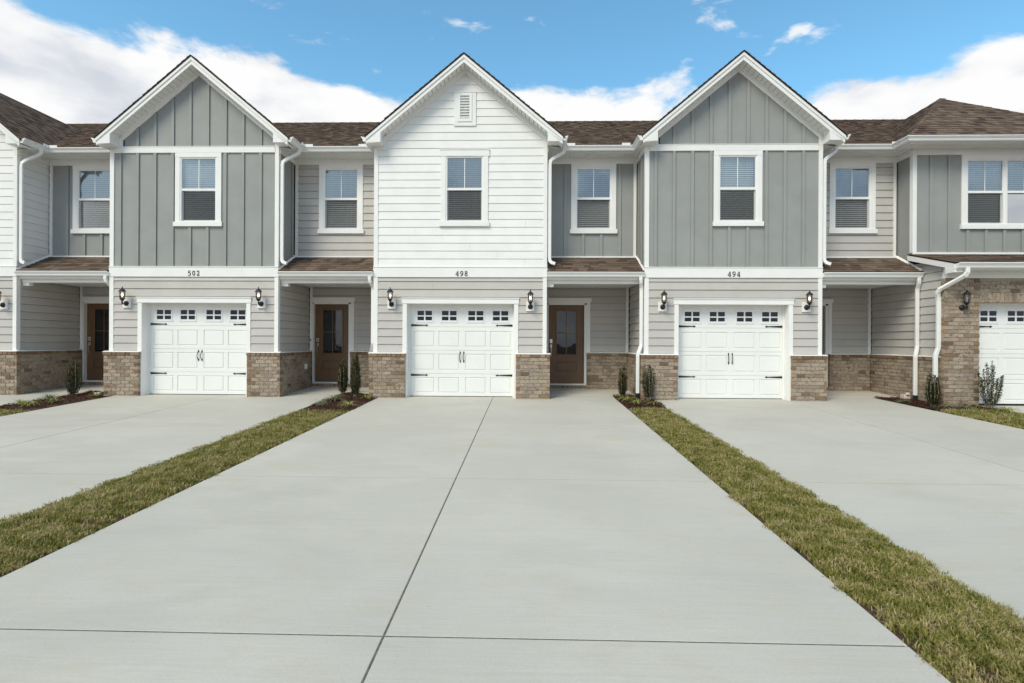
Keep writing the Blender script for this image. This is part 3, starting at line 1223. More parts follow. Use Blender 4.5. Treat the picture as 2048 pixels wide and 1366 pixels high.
def bay(house, style, right_side, left_side=None, seen_left=True, seen_right=True, seen_rs=True, seen_ls=True, number=None, vent=False):
    """the garage bay: lower beige siding with brick wainscot, upper gabled front"""
    # dark body behind the cladding
    core = MB()
    core.box(XL + 0.1, XR - 0.1, 0.1, 8.0, 2.3, 5.62)
    core.box(XL + 0.1, -1.32, 0.1, 8.0, -0.05, 2.3)
    core.box(1.33, XR - 0.1, 0.1, 8.0, -0.05, 2.3)
    core.box(-1.32, 1.33, 0.27, 8.0, -0.05, 2.3)
    core.prism(PF(0), [(AX - 2.0, 5.62), (AX + 1.85, 5.62), (AX + 1.85, 5.75), (AX, 7.30), (AX - 2.0, 5.64)], -8.0, -0.1)
    core.build('wall_core', 'core', house)
    P = PF(0.0)
    garage = (-1.27, 1.28, 0.0, 2.19)
    lap(house, 'beige_siding', P, XL + 0.09, XR - 0.08, 1.02, ZB0, [garage], joints={8: -0.62, 9: 0.90, 6: -1.55} if number != '494' else {9: 0.3, 8: -1.0})
    # band
    MB().chbox(P, XL - 0.004, XR + 0.004, 0.0, 0.036, ZB0, ZB1, 0.003).build('band_board', 'trim', house)
    MB().pbox(P, XL - 0.004, XR + 0.004, 0.0, 0.046, ZB1, ZB1 + 0.016).build('band_cap', 'trim', house)
    # corner boards (front and return in one L-shaped stick)
    for xa, xb in ((XL, XL + 0.095), (XR - 0.088, XR)):
        for za, zb in ((1.018, ZB0), (ZB1 + 0.016, ZSOF if xa < 0 else 5.89)):
            MB().box(xa, xb, -0.026, 0.075, za, zb).build('corner_board', 'trim', house)
    win = (-0.306 - 0.03, 0.480 + 0.03, 3.95, 5.45)
    if style == 'white':
        j = {0: 1.45, 1: 0.83, 2: 0.21, 3: -0.40, 4: -1.02, 5: 1.46}
        vn = [(-0.06, 0.245, 6.2, 6.82)] if vent else []
        lap(house, 'white_siding', P, XL + 0.09, XR - 0.08, ZB1 + 0.016, 7.27, [win] + vn, clip=gable_clip, joints=j)
        window(house, P, -0.306, 0.480, ears=True)
    else:
        boards(house, P, XL + 0.09, XR - 0.08, ZB1 + 0.014, 5.535, BATT, [win])
        boards(house, P, -1.63, XR - 0.08, 5.665, 7.29, BATT, [], top=gable_top)
        MB().chbox(P, XL + 0.095, XR - 0.088, 0.0, 0.037, 5.531, 5.665, 0.003).build('band_board', 'trim', house)
        MB().pbox(P, XL + 0.095, XR - 0.088, 0.0, 0.044, 5.665, 5.678).build('band_cap', 'trim', house)
        window(house, P, -0.300, 0.484, ears=False, head_top=5.53)
    # frieze boards up the rakes
    for sg in (-1, 1):
        xe = -1.665 if sg < 0 else 1.925
        ze = 7.284 - SLP * abs(xe - AX)
        MB().prism(P, [(AX, 7.284), (xe, ze), (xe, ze + 0.155), (AX, 7.439)], 0.0, 0.036).build('frieze_board', 'trim', house)
    zl = 5.572 if style == 'white' else 5.60
    MB().prism(P, [(XL + 0.02, zl), (-1.665, zl), (-1.665, 5.94), (XL + 0.02, 5.70)], 0.0, 0.0275).build('frieze_board', 'trim', house)
    # rake soffit, rake boards and roof deck edge
    yo = -0.305
    for sg in (-1, 1):
        xe = -2.06 if sg < 0 else 2.262
        L = abs(xe - AX)
        so = MB()
        n = int(L / 0.088)
        for i in range(n):
            xa, xb = AX + sg * (i * L / n + 0.004), AX + sg * ((i + 1) * L / n - 0.004)
            za, zb = 7.412 - SLP * abs(xa - AX), 7.412 - SLP * abs(xb - AX)
            so.hexa([(xa, yo + 0.02, za), (xb, yo + 0.02, zb), (xb, -0.026, zb), (xa, -0.026, za),
                     (xa, yo + 0.02, za + 0.012), (xb, yo + 0.02, zb + 0.012), (xb, -0.026, zb + 0.012), (xa, -0.026, za + 0.012)])
        so.build('rake_soffit', 'soffit', house)
        MB().prism(PF(yo), [(AX, 7.402), (xe, 7.402 - SLP * L), (xe, 7.515 - SLP * L), (AX, 7.515)], -0.022, 0.0).build('rake_board', 'trim', house)
        MB().prism(PF(yo), [(AX, 7.498), (xe + sg * 0.01, 7.498 - SLP * (L + 0.01)), (xe + sg * 0.01, 7.566 - SLP * (L + 0.01)), (AX, 7.566)], 0.0, 0.018).build('shingle_mould', 'trim', house)
        xo = -2.085 if sg < 0 else 2.305
        Lo = abs(xo - AX)
        rf = MB()
        y1 = YE + (7.56 - 5.75) / MAINP + 0.4
        rf.prism(PF(0), [(AX, 7.568), (xo, 7.568 - SLP * Lo), (xo, 7.600 - SLP * Lo), (AX, 7.600)], -y1, -(yo - 0.025))
        gr_ = rf.build('gable_roof', 'roof_edge', house)
        sl = math.hypot(1, SLP)
        shingles(gr_, (xo, yo - 0.035 if sg > 0 else y1, 7.601 - SLP * Lo), (0, sg, 0), (-sg, 0, SLP), lambda b: (0, y1 - yo + 0.035), Lo * sl, exposure=0.143)
    # boxed eave returns
    for xa, xb, sg in ((-2.052, -1.745, -1), (1.940, 2.262, 1)):
        xo = xa if sg < 0 else xb
        xi = xb if sg < 0 else xa
        def ztop(x):
            return 7.412 - SLP * abs(x - AX)
        bx = MB().prism(PF(yo), [(xa, ZSOF), (xb, ZSOF), (xb, ztop(xb) + 0.002), (xa, ztop(xa) + 0.002)], -0.28, 0.003)
        bx.build('eave_return', 'trim', house)
        # eave soffit and fascia running back to the main eave
        if sg > 0:
            sf = MB()
            nn = 7
            for i in range(nn):
                ya, yb = -0.02 + (YE + 0.03) * i / nn + 0.0025, -0.02 + (YE + 0.03) * (i + 1) / nn - 0.0025
                sf.box(XR + 0.002, 2.25, ya, yb, ZSOF, ZSOF + 0.012)
            sf.build('eave_soffit', 'soffit', house)
            MB().box(XR - 0.01, XR + 0.022, 0.0, YU, 5.53, ZSOF).build('frieze_board', 'trim', house)
            MB().box(2.244, 2.262, -0.02, YE + 0.018, ZSOF - 0.01, 5.80).build('fascia_board', 'trim', house)
        else:
            MB().box(-2.05, XL, -0.02, YE, ZSOF, ZSOF + 0.012).build('eave_soffit', 'soffit', house)
            MB().box(XL - 0.022, XL + 0.01, 0.0, YU, 5.53, ZSOF).build('frieze_board', 'trim', house)
            MB().box(-2.052, -2.034, -0.02, YE + 0.018, ZSOF - 0.01, 5.80).build('fascia_board', 'trim', house)
    # side walls seen from the entries
    if right_side:
        Pr = PR(XR - 0.02)
        if right_side == 'grey':
            boards(house, Pr, 0.07, YU, 2.95, 5.54, [0.30, 0.70])
        else:
            lap(house, right_side, Pr, 0.07, YU, 2.95, 5.54)
        lap(house, 'beige_siding', Pr, 0.07, YL, 1.02, 2.75)
    if left_side:
        Pl = PL(XL + 0.02)
        if left_side == 'grey':
            boards(house, Pl, 0.07, YU, 2.95, 5.54, [0.30, 0.70])
        else:
            lap(house, left_side, Pl, 0.07, YU, 2.95, 5.54)
        lap(house, 'beige_siding', Pl, 0.07, YL, 1.02, 2.75)
    # brick
    brick_wall(house, P, 0, -2.038, -1.222, ZC0, 0.92, quoin=(0, 1), seen=seen_left)
    brick_wall(house, P, 0, 1.262, 2.020, ZC0, 0.92, quoin=(0, 1), seen=seen_right)
    if right_side:
        brick_wall(house, PR(XR - 0.015), 1, 0.012, YL + 0.01, ZC0, 0.92, quoin=(), seen=seen_rs)
    if left_side:
        brick_wall(house, PL(XL + 0.015), 1, 0.012, YL - 0.012, ZC0, 0.92, quoin=(), seen=seen_ls)
    # garage opening
    tr = MB()
    tr.box(-1.295, -1.2, -0.030, 0.24, -0.02, 2.119)
    tr.build('jamb_board', 'trim', house)
    MB().box(1.215, 1.310, -0.030, 0.24, -0.02, 2.119).build('jamb_board', 'trim', house)
    hb = MB().chbox(P, -1.309, 1.325, 0.0, 0.040, 2.119, 2.232, 0.003)
    hb.box(-1.317, 1.333, -0.054, 0.0, 2.232, 2.254)
    hb.box(-1.2, 1.215, 0.0005, 0.24, 2.121, 2.20)
    hb.build('head_board', 'trim', house)
    garage_door(house)
    if number:
        number_digits(house, number, -0.100 if number == '498' else -0.128, 2.738, 0.112, 0.100)
    if vent:
        v = MB()
        a, b, c, d = -0.154, 0.340, 6.111, 6.882
        ia, ib, ic, id_ = -0.068, 0.252, 6.199, 6.824
        v.chbox(P, a, ia, 0, 0.034, c, d, 0.003)
        v.chbox(P, ib, b, 0, 0.034, c, d, 0.003)
        v.chbox(P, ia, ib, 0, 0.034, c, ic, 0.003)
        v.chbox(P, ia, ib, 0, 0.034, id_, d, 0.003)
        v.pbox(P, a, b, 0, 0.042, d - 0.02, d)
        ga = v.build('gable_vent', 'trim', house)
        vi = MB()
        vi.chbox(P, ia, -0.012, 0, 0.048, ic, id_, 0.006)
        vi.chbox(P, 0.190, ib, 0, 0.048, ic, id_, 0.006)
        vi.chbox(P, -0.012, 0.190, 0, 0.048, ic, 6.275, 0.006)
        vi.chbox(P, -0.012, 0.190, 0, 0.048, 6.785, id_, 0.006)
        vi.build('vent_frame', 'vinyl', ga)
        MB().pbox(P, -0.012, 0.190, -0.005, 0.002, 6.275, 6.785).build('vent_backing', 'soffit', ga)
        for k in range(8):
            z = 6.283 + k * 0.0625
            MB().hexa([P(-0.012, 0.004, z + 0.046), P(0.190, 0.004, z + 0.046), P(0.190, 0.036, z + 0.006), P(-0.012, 0.036, z + 0.006),
                       P(-0.012, 0.004, z + 0.056), P(0.190, 0.004, z + 0.056), P(0.190, 0.040, z + 0.030), P(-0.012, 0.040, z + 0.030)]).build('louver', 'vinyl', ga)


def entry(house, upper, door_label=None, last=False):
    """the recessed entry right of the bay: porch, shed roof, window above, main eave"""
    x0, x1 = XR, S + XL
    Pu, Pl = PF(YU), PF(YL)
    core = MB()
    core.box(x0 - 0.2, x1 + 0.2, YU + 0.1, 8.0, 2.72, 5.70)
    core.box(x0 - 0.2, 2.02, YL + 0.02, 8.0, -0.05, 2.72)
    core.box(3.05, x1 + 0.2, YL + 0.02, 8.0, -0.05, 2.72)
    core.box(2.02, 3.05, YL + 0.27, 8.0, -0.05, 2.72)
    core.box(2.02, 3.05, YL + 0.14, 8.0, 2.27, 2.72)
    core.build('wall_core', 'core', house)
    g0, g1 = 2.687, 3.474
    win = (g0 - 0.03, g1 + 0.03, 3.95, 5.45)
    if upper == 'grey':
        boards(house, Pu, x0 + 0.02, x1 - 0.02, 3.27, 5.53, [2.412, 2.835, 3.265, 3.70], [win])
    else:
        lap(house, upper, Pu, x0 + 0.02, x1 - 0.02, 3.285, 5.53, [win])
    window(house, Pu, g0, g1, head_top=5.52)
    MB().pbox(Pu, x0, x1, 0.0, 0.040, 5.52, 5.665).build('frieze_board', 'trim', house)
    for a, b in ((x0 + 0.022, x0 + 0.088), (x1 - 0.088, x1 - 0.022)):
        MB().pbox(Pu, a, b, 0.0, 0.028, 3.30, 5.52).build('corner_board', 'trim', house)
        MB().pbox(Pl, a, b, 0.0, 0.028, 1.018, 2.66).build('corner_board', 'trim', house)
    MB().pbox(Pu, x0, x1, 0.0, 0.034, 3.268, 3.318).build('flashing_board', 'trim', house)
    # lower wall
    lap(house, 'beige_siding', Pl, x0 + 0.02, x1 - 0.02, 1.02, 2.66, [(2.03, 3.05, 0, 2.30)])
    wl = brick_wall(house, Pl, 0, 3.040, x1 - 0.078, ZC0, 0.92, quoin=(0,))
    # row of headers under the threshold
    for k in range(9):
        a = 2.045 + k * 0.1105
        link('brick', brick_mesh(0.1, 0.098, 0.062, 'cap_brick', k % 4), wl, Pl(a + 0.05, 0.045, 0.130))
    MB().pbox(Pl, 2.04, 3.04, -0.01, 0.086, 0.05, 0.165).build('mortar', 'mortar', wl)
    front_door(house)
    # porch ceiling, beam, fascia
    MB().box(x0 + 0.01, x1 - 0.01, 0.05, YL + 0.02, 2.655, 2.675).build('porch_ceiling', 'soffit', house)
    MB().box(x0 + 0.003, x1 - 0.003, 0.10, 0.24, 2.588, 2.655).build('porch_beam', 'trim', house)
    MB().box(x0 + 0.003, x0 + 0.16, 0.12, 0.225, 2.515, 2.588).build('beam_seat', 'trim', house)
    MB().box(x0 + 0.003, x1 - 0.003, 0.022, 0.040, 2.668, 2.850).build('fascia_board', 'trim', house)
    # porch shed roof
    ye, ze = -0.045, 2.845
    pit = (3.285 - ze) / (YU - ye)
    rf = MB().hexa([(x0 + 0.004, ye, ze - 0.02), (x1 - 0.004, ye, ze - 0.02), (x1 - 0.004, YU - 0.03, 3.265), (x0 + 0.004, YU - 0.03, 3.265),
                    (x0 + 0.004, ye, ze), (x1 - 0.004, ye, ze), (x1 - 0.004, YU - 0.03, 3.265 + 0.02), (x0 + 0.004, YU - 0.03, 3.265 + 0.02)]).build('porch_roof', 'roof_edge', house)
    shingles(rf, (x0 + 0.012, ye - 0.015, ze + 0.001), (1, 0, 0), (0, 1, pit), lambda b: (0, x1 - x0 - 0.024), math.hypot(YU - ye - 0.02, 3.27 - ze), single=True, exposure=0.132, limit=150)
    # step flashing on both side walls
    for a, sg in ((x0 + 0.003, 1), (x1 - 0.003, -1)):
        MB().hexa([(a, -0.02, ze + 0.015), (a + sg * 0.03, -0.02, ze + 0.015), (a + sg * 0.03, YU - 0.02, 3.285), (a, YU - 0.02, 3.285),
                   (a, -0.02, ze + 0.07), (a + sg * 0.03, -0.02, ze + 0.03), (a + sg * 0.03, YU - 0.02, 3.30), (a, YU - 0.02, 3.345)]).build('step_flashing', 'metal_white', house)
    xg1 = x1 - 0.004 if not last else x1 - 0.012
    sweep([(x0 + 0.008, 0.020), (xg1, 0.020)], gutter_profile(2.832)).build('porch_gutter', 'metal_white', house)
    # downspout of the porch gutter
    xd = 4.062
    ya, yb = (0.06, -0.012) if house in (H[0], H[1]) else (0.13, 0.30)
    ds = MB().tube([(xd - 0.03, -0.035, 2.735), (xd - 0.03, -0.035, 2.66), (xd - 0.02, -0.02, 2.60), (xd, ya - 0.01, 2.50), (xd, ya, 2.44), (xd, ya, 1.22), (xd - 0.012, ya + (yb - ya) * 0.2, 1.17),
                    (xd - 0.075, ya + (yb - ya) * 0.9, 1.03), (xd - 0.085, yb, 0.98), (xd - 0.085, yb, 0.10)], 0.072, 0.055)
    dn = ds.build('downspout', 'metal_white', house)
    MB().tube([(xd - 0.085, yb, 0.14), (xd - 0.085, yb, 0.02), (xd - 0.10, yb - 0.05, -0.03), (xd - 0.12, yb - 0.13, -0.05)], 0.095, 0.095, 8).build('drain_adapter', 'black_plastic', dn)
    # main eave: soffit, fascia, gutter running round the three sides
    sf = MB()
    n = 24
    for i in range(n):
        a = x0 + 0.025 + (x1 - 0.05 - x0) * i / n
        b = x0 + 0.025 + (x1 - 0.05 - x0) * (i + 1) / n
        sf.box(a + 0.0025, b - 0.0025, YE, YU - 0.03, ZSOF, ZSOF + 0.012)
    sf.build('eave_soffit', 'soffit', house)
    xr = S - 2.034
    MB().box(2.244, xr, YE, YE + 0.018, ZSOF - 0.01, 5.80).build('fascia_board', 'trim', house)
    if last:
        pass
    else:
        sweep([(2.264, -0.30), (2.264, YE - 0.002), (S - 2.054, YE - 0.002), (S - 2.054, -0.30)], gutter_profile(5.785)).build('eave_gutter', 'metal_white', house)
    # splash guards at the valleys
    sg_ = MB()
    for a in (2.40, 3.66):
        sg_.box(a, a + 0.19, YE - 0.122, YE - 0.112, 5.782, 5.835)
    sg_.box(2.385, 2.395, YE - 0.25, YE - 0.11, 5.782, 5.835)
    sg_.build('splash_guard', 'metal_white', house)
    # downspout from the eave gutter onto the porch roof
    MB().tube([(2.335, 0.16, 5.69), (2.335, 0.16, 5.62), (2.315, 0.15, 5.565), (2.06, 0.05, 5.38), (2.015, 0.03, 5.33), (2.005, 0.025, 5.25), (2.005, 0.025, 3.16), (2.012, 0.02, 3.09), (2.05, 0.0, 3.045), (2.13, -0.01, 3.02)],
              0.072, 0.055).build('downspout', 'metal_white', house)


def main_roof(house, x0, x1):
    yr = YE + 4.95
    zr = 5.77 + MAINP * (yr - YE)
    rf = MB()
    rf.hexa([(x0, YE - 0.06, 5.74), (x1, YE - 0.06, 5.74), (x1, yr, zr), (x0, yr, zr), (x0, YE - 0.06, 5.765), (x1, YE - 0.06, 5.765), (x1, yr, zr + 0.025), (x0, yr, zr + 0.025)])
    b = len(rf.v)
    rf.v += [(x0, yr, zr + 0.02), (x1, yr, zr + 0.02), (x1, yr + 5.0, 5.77), (x0, yr + 5.0, 5.77)]
    rf.f.append((b, b + 1, b + 2, b + 3))
    r = rf.build('main_roof', 'roof_edge', house)
    shingles(r, (x0, YE - 0.075, 5.766), (1, 0, 0), (0, 1, MAINP), lambda q: (0, x1 - x0), (yr - YE + 0.07) * math.hypot(1, MAINP))
    cp = MB()
    x = x0
    while x < x1 - 0.01:
        e = min(x + 0.3, x1)
        cp.hexa([(x, yr - 0.13, zr - 0.02), (e, yr - 0.13, zr - 0.02), (e, yr, zr + 0.035), (x, yr, zr + 0.035), (x, yr - 0.13, zr - 0.005), (e, yr - 0.13, zr - 0.012), (e, yr, zr + 0.045), (x, yr, zr + 0.055)])
        x = e
    cp.build('ridge_cap', 'shingle', r, kind='stuff')


def house_root(i, label):
    o = link('townhouse', None, None, (i * S, 0, 0))
    return tag(o, label, 'townhouse', 'row of townhouses')


H = {}
H[-2] = house_root(-2, 'white lap-sided townhouse cut off by the left edge of the photo')
H[-1] = house_root(-1, 'grey gabled townhouse left of the white one with the gable vent')
H[0] = house_root(0, 'white gabled townhouse in the middle with a louvred gable vent')
H[1] = house_root(1, 'grey gabled townhouse right of the white one, beside the brick house')
H[2] = house_root(2, 'brick-fronted townhouse with a hipped brown roof')

bay(H[-1], 'grey', 'grey', 'grey', seen_ls=False, number='502')
entry(H[-1], 'beige_siding')
bay(H[0], 'white', 'white_siding', 'white_siding', seen_rs=False, seen_ls=False, number='498', vent=True)
entry(H[0], 'grey')
bay(H[1], 'grey', 'grey', 'grey', seen_rs=False, number='494')
entry(H[1], 'beige_siding', last=True)
bay(H[-2], 'white', 'white_siding', None, seen_left=False)
entry(H[-2], 'grey')
for i in (-2, -1, 0, 1):
    main_roof(H[i], -2.1, S - 2.1)


# ------------------------------------------------------------------ the brick townhouse on the right
def brick_house(h):
    YF = -0.66          # sheathing plane of the garage front; brick face 0.09 in front of it
    YW = 0.32           # upper wall
    XE = 2.2
    core = MB()
    core.box(XL + 0.12, XE, YW + 0.1, 8.0, 2.75, 5.70)
    core.box(XL + 0.12, -1.36, YF + 0.03, 8.0, -0.05, 2.75)
    core.box(-1.36, 1.12, YF + 0.30, 8.0, -0.05, 2.75)
    core.box(1.12, XE, YF + 0.03, 8.0, -0.05, 2.75)
    core.box(-1.36, 1.12, YF + 0.03, 8.0, 2.16, 2.75)
    core.build('wall_core', 'core', h)
    P = PF(YF)
    w = brick_wall(h, P, 0, -2.038, -1.315, ZC0, ZC0 + 33 * CO, cap=False, quoin=(0, 1))
    # over the garage: soldier course, then running courses
    MB().pbox(P, -1.315, 1.20, -0.02, 0.081, 2.125, 2.63).build('mortar', 'mortar', w)
    cnt = BRICKS[h.name]
    for k in range(31):
        a = -1.31 + k * 0.0813
        link('brick', brick_mesh(0.0713, 0.098, 0.2, 'brick', k % 4), w, P(a + 0.0407, 0.041, 2.228))
        cnt[0] += 1
    brick_wall(h, P, 0, -1.305, 1.20, 2.336, 2.336 + 3 * CO, cap=False, wall=w, backing=False)
    brick_wall(h, P, 0, 1.205, 2.0, ZC0, ZC0 + 33 * CO, cap=False, seen=False)
    ZT = ZC0 + 33 * CO
    MB().chbox(P, -1.99, 2.0, 0.0, 0.100, ZT + 0.004, 2.86, 0.003).build('band_board', 'trim', h)
    # left side wall, facing the neighbour's porch
    Pl = PL(XL + 0.02)
    lap(h, 'beige_siding', Pl, YF + 0.06, YL, 1.02, 3.05)
    MB().box(XL - 0.005, XL + 0.08, YF - 0.03, YF + 0.07, 1.018, 2.76).build('corner_board', 'trim', h)
    brick_wall(h, PL(XL + 0.015), 1, YF + 0.012, YL - 0.09, ZC0, 0.92)
    # garage door (flush brick reveal)
    d = garage_door(h, YF + 0.14)
    d.location.x = -0.12
    tr = MB()
    tr.box(-1.325, -1.315, YF + 0.0, YF + 0.2, -0.02, 2.125)
    tr.box(-1.36, 1.20, YF + 0.02, YF + 0.22, 2.118, 2.124)
    tr.box(1.09, 1.20, YF + 0.0, YF + 0.2, -0.02, 2.125)
    tr.build('jamb_board', 'trim', h)
    # upper wall
    Pu = PF(YW)
    g0 = -0.735
    g2 = g0 + 0.775 + 2 * 0.047
    wins = [(g0 - 0.03, g2 + 0.805, 3.95, 5.45)]
    boards(h, Pu, XL + 0.09, XE, 3.33, 5.535, [-1.55 + 0.4055 * k for k in range(10)], wins)
    window(h, Pu, g0, g0 + 0.775, head_top=5.53, pair=1)
    window(h, Pu, g2, g2 + 0.775, head_top=5.53, pair=2)
    MB().pbox(Pu, XL + 0.09, XE, 0.0, 0.041, 5.53, 5.665).build('frieze_board', 'trim', h)
    MB().box(XL, XL + 0.09, YW - 0.026, YW + 0.075, 3.33, 5.665).build('corner_board', 'trim', h)
    boards(h, PL(XL + 0.02), YW + 0.07, YU, 3.2, 5.54, [])
    MB().box(XL - 0.022, XL + 0.02, YW, YU, 5.53, ZSOF).build('frieze_board', 'trim', h)
    MB().pbox(Pu, XL, XE, 0.0, 0.034, 3.285, 3.335).build('flashing_board', 'trim', h)
    # pent roof over the garage
    ye, ze = YF - 0.42, 2.905
    y1, z1 = YW - 0.02, 3.285
    xl = -2.07
    rf = MB().hexa([(xl, ye, ze - 0.02), (XE, ye, ze - 0.02), (XE, y1, z1 - 0.02), (xl, y1, z1 - 0.02), (xl, ye, ze), (XE, ye, ze), (XE, y1, z1), (xl, y1, z1)]).build('pent_roof', 'roof_edge', h)
    pit = (z1 - ze) / (y1 - ye)
    shingles(rf, (xl - 0.015, ye - 0.02, ze + 0.001), (1, 0, 0), (0, 1, pit), lambda b: (0, XE - xl), math.hypot(y1 - ye, z1 - ze), single=True, limit=90)
    MB().prism(PL(xl + 0.02), [(ye + 0.02, ze - 0.135), (y1, z1 - 0.135), (y1, z1 - 0.022), (ye + 0.02, ze - 0.022)], 0.0, 0.022).build('rake_board', 'trim', h)
    MB().prism(PL(xl + 0.02), [(ye + 0.02, ze - 0.19), (ye + 0.26, ze - 0.19), (ye + 0.26, ze - 0.06), (ye + 0.02, ze - 0.14)], -0.16, 0.024).build('eave_return', 'trim', h)
    MB().box(xl + 0.02, XE, ye + 0.03, YF - 0.09, 2.775, 2.787).build('eave_soffit', 'soffit', h)
    MB().box(xl + 0.02, XE, ye + 0.02, ye + 0.04, 2.765, ze - 0.02).build('fascia_board', 'trim', h)
    sweep([(xl + 0.012, ye + 0.02), (XE, ye + 0.02)], gutter_profile(ze - 0.008)).build('pent_gutter', 'metal_white', h)
    xs = XL - 0.045
    ds = MB().tube([(-1.86, ye - 0.035, ze - 0.10), (-1.86, ye - 0.035, ze - 0.20), (-1.885, ye - 0.01, ze - 0.26), (-2.105, YF - 0.06, 2.40), (-2.115, YF - 0.01, 2.33), (-2.085, YF + 0.015, 2.25), (-2.07, YF + 0.02, 2.18),
                    (-2.07, YF + 0.02, 1.25), (-2.075, YF + 0.02, 1.18), (-2.125, YF + 0.02, 1.04), (-2.13, YF + 0.02, 0.97), (-2.13, YF + 0.02, 0.08)], 0.078, 0.062, up=(0, 1, 0))
    dn = ds.build('downspout', 'metal_white', h)
    MB().tube([(-2.13, YF + 0.02, 0.12), (-2.13, YF + 0.02, 0.0), (-2.16, YF - 0.01, -0.05)], 0.09, 0.09, 8).build('drain_adapter', 'black_plastic', dn)
    # hipped roof
    ex, ey, ezz = -2.32, YW - 0.42, 5.78
    t = 2.55
    za = ezz + 1.955
    ax, ay = ex + t, ey + t
    pit = (za - ezz) / t
    yend = YE + (za - 5.75) / MAINP + 0.3
    rf = MB()
    b = len(rf.v)
    rf.v += [(ex, ey, ezz), (ax + t, ey, ezz), (ax, ay, za), (ex, yend + 1, ezz), (ax, yend, za), (ax + t, yend + 1, ezz)]
    rf.f += [(0, 1, 2), (0, 2, 4, 3), (1, 5, 4, 2)]
    roof = rf.build('hip_roof', 'roof_edge', h)
    sl = math.hypot(1, pit)
    shingles(roof, (ex, ey - 0.02, ezz + 0.003), (1, 0, 0), (0, 1, pit), lambda q: (q / sl, 2 * t - q / sl), t * sl, single=True, limit=290)
    shingles(roof, (ex, yend, ezz + 0.003), (0, -1, 0), (1, 0, pit), lambda q: (0, max(0.01, yend - ey - q / sl)), t * sl)
    # hip caps
    A, B = Vector((ex, ey, ezz + 0.01)), Vector((ax, ay, za + 0.01))
    n = 22
    dv = (B - A) / n
    s1, s2 = Vector((1, 0, 0)), Vector((0, 1, 0))
    for i in range(n):
        p, q = A + dv * i, A + dv * (i + 1.15)
        up = Vector((0, 0, 0.028))
        wdt = 0.17
        pl_, pr_ = p + s2 * wdt, p + s1 * wdt
        ql_, qr_ = q + s2 * wdt, q + s1 * wdt
        mb = MB()
        mb.v += [tuple(v) for v in (pl_ + Vector((0, 0, 0.016)), p + up, pr_ + Vector((0, 0, 0.016)), ql_ + Vector((0, 0, 0.004)), q + up * 0.5, qr_ + Vector((0, 0, 0.004)),
                                    pl_, p, pr_)]
        mb.f += [(0, 1, 4, 3), (1, 2, 5, 4), (6, 7, 1, 0), (7, 8, 2, 1)]
        mb.build('hip_cap', 'shingle', roof)
    # eaves
    sf = MB()
    n = 34
    for i in range(n):
        a = ex + 0.05 + (XE - ex - 0.05) * i / n
        bb = ex + 0.05 + (XE - ex - 0.05) * (i + 1) / n
        sf.box(a + 0.0025, bb - 0.0025, ey + 0.02, YW - 0.03, ZSOF, ZSOF + 0.012)
    for i in range(9):
        a, bb = YW - 0.03 + (YE - YW + 0.03) * i / 9, YW - 0.03 + (YE - YW + 0.03) * (i + 1) / 9
        sf.box(ex + 0.05, XL - 0.022, a + 0.0025, bb - 0.0025, ZSOF, ZSOF + 0.012)
    sf.build('eave_soffit', 'soffit', h)
    fb = MB()
    fb.box(ex + 0.02, XE, ey, ey + 0.018, ZSOF - 0.01, ezz + 0.0)
    fb.box(ex + 0.02, ex + 0.038, ey + 0.018, YE, ZSOF - 0.01, ezz)
    fb.build('fascia_board', 'trim', h)
    # gutter of the shared eave: neighbour's gable end, main eave, round this corner
    sweep([(2.264 - S, -0.30), (2.264 - S, YE - 0.002), (ex + 0.018, YE - 0.002), (ex + 0.018, ey - 0.002), (XE, ey - 0.002)], gutter_profile(5.785)).build('eave_gutter', 'metal_white', h)


brick_house(H[2])
main_roof(H[2], -2.1, 3.0)

# small fixtures on the 502 house
Pr = PR(2.02 + 0.002)
ob_ = MB().chbox(Pr, 1.27, 1.36, 0.0, 0.045, 0.56, 0.69, 0.008)
ob_.build('outlet_cover', 'pvc_white', H[-1])
bell = MB().chbox(PF(YL - 0.028), 1.985, 2.022, 0.0, 0.022, 1.235, 1.33, 0.004).build('doorbell', 'pvc_white', H[-1])
MB().chbox(PF(YL - 0.05), 1.992, 2.015, 0.0, 0.004, 1.265, 1.312, 0.001).build('doorbell_lens', 'black_plastic', bell)


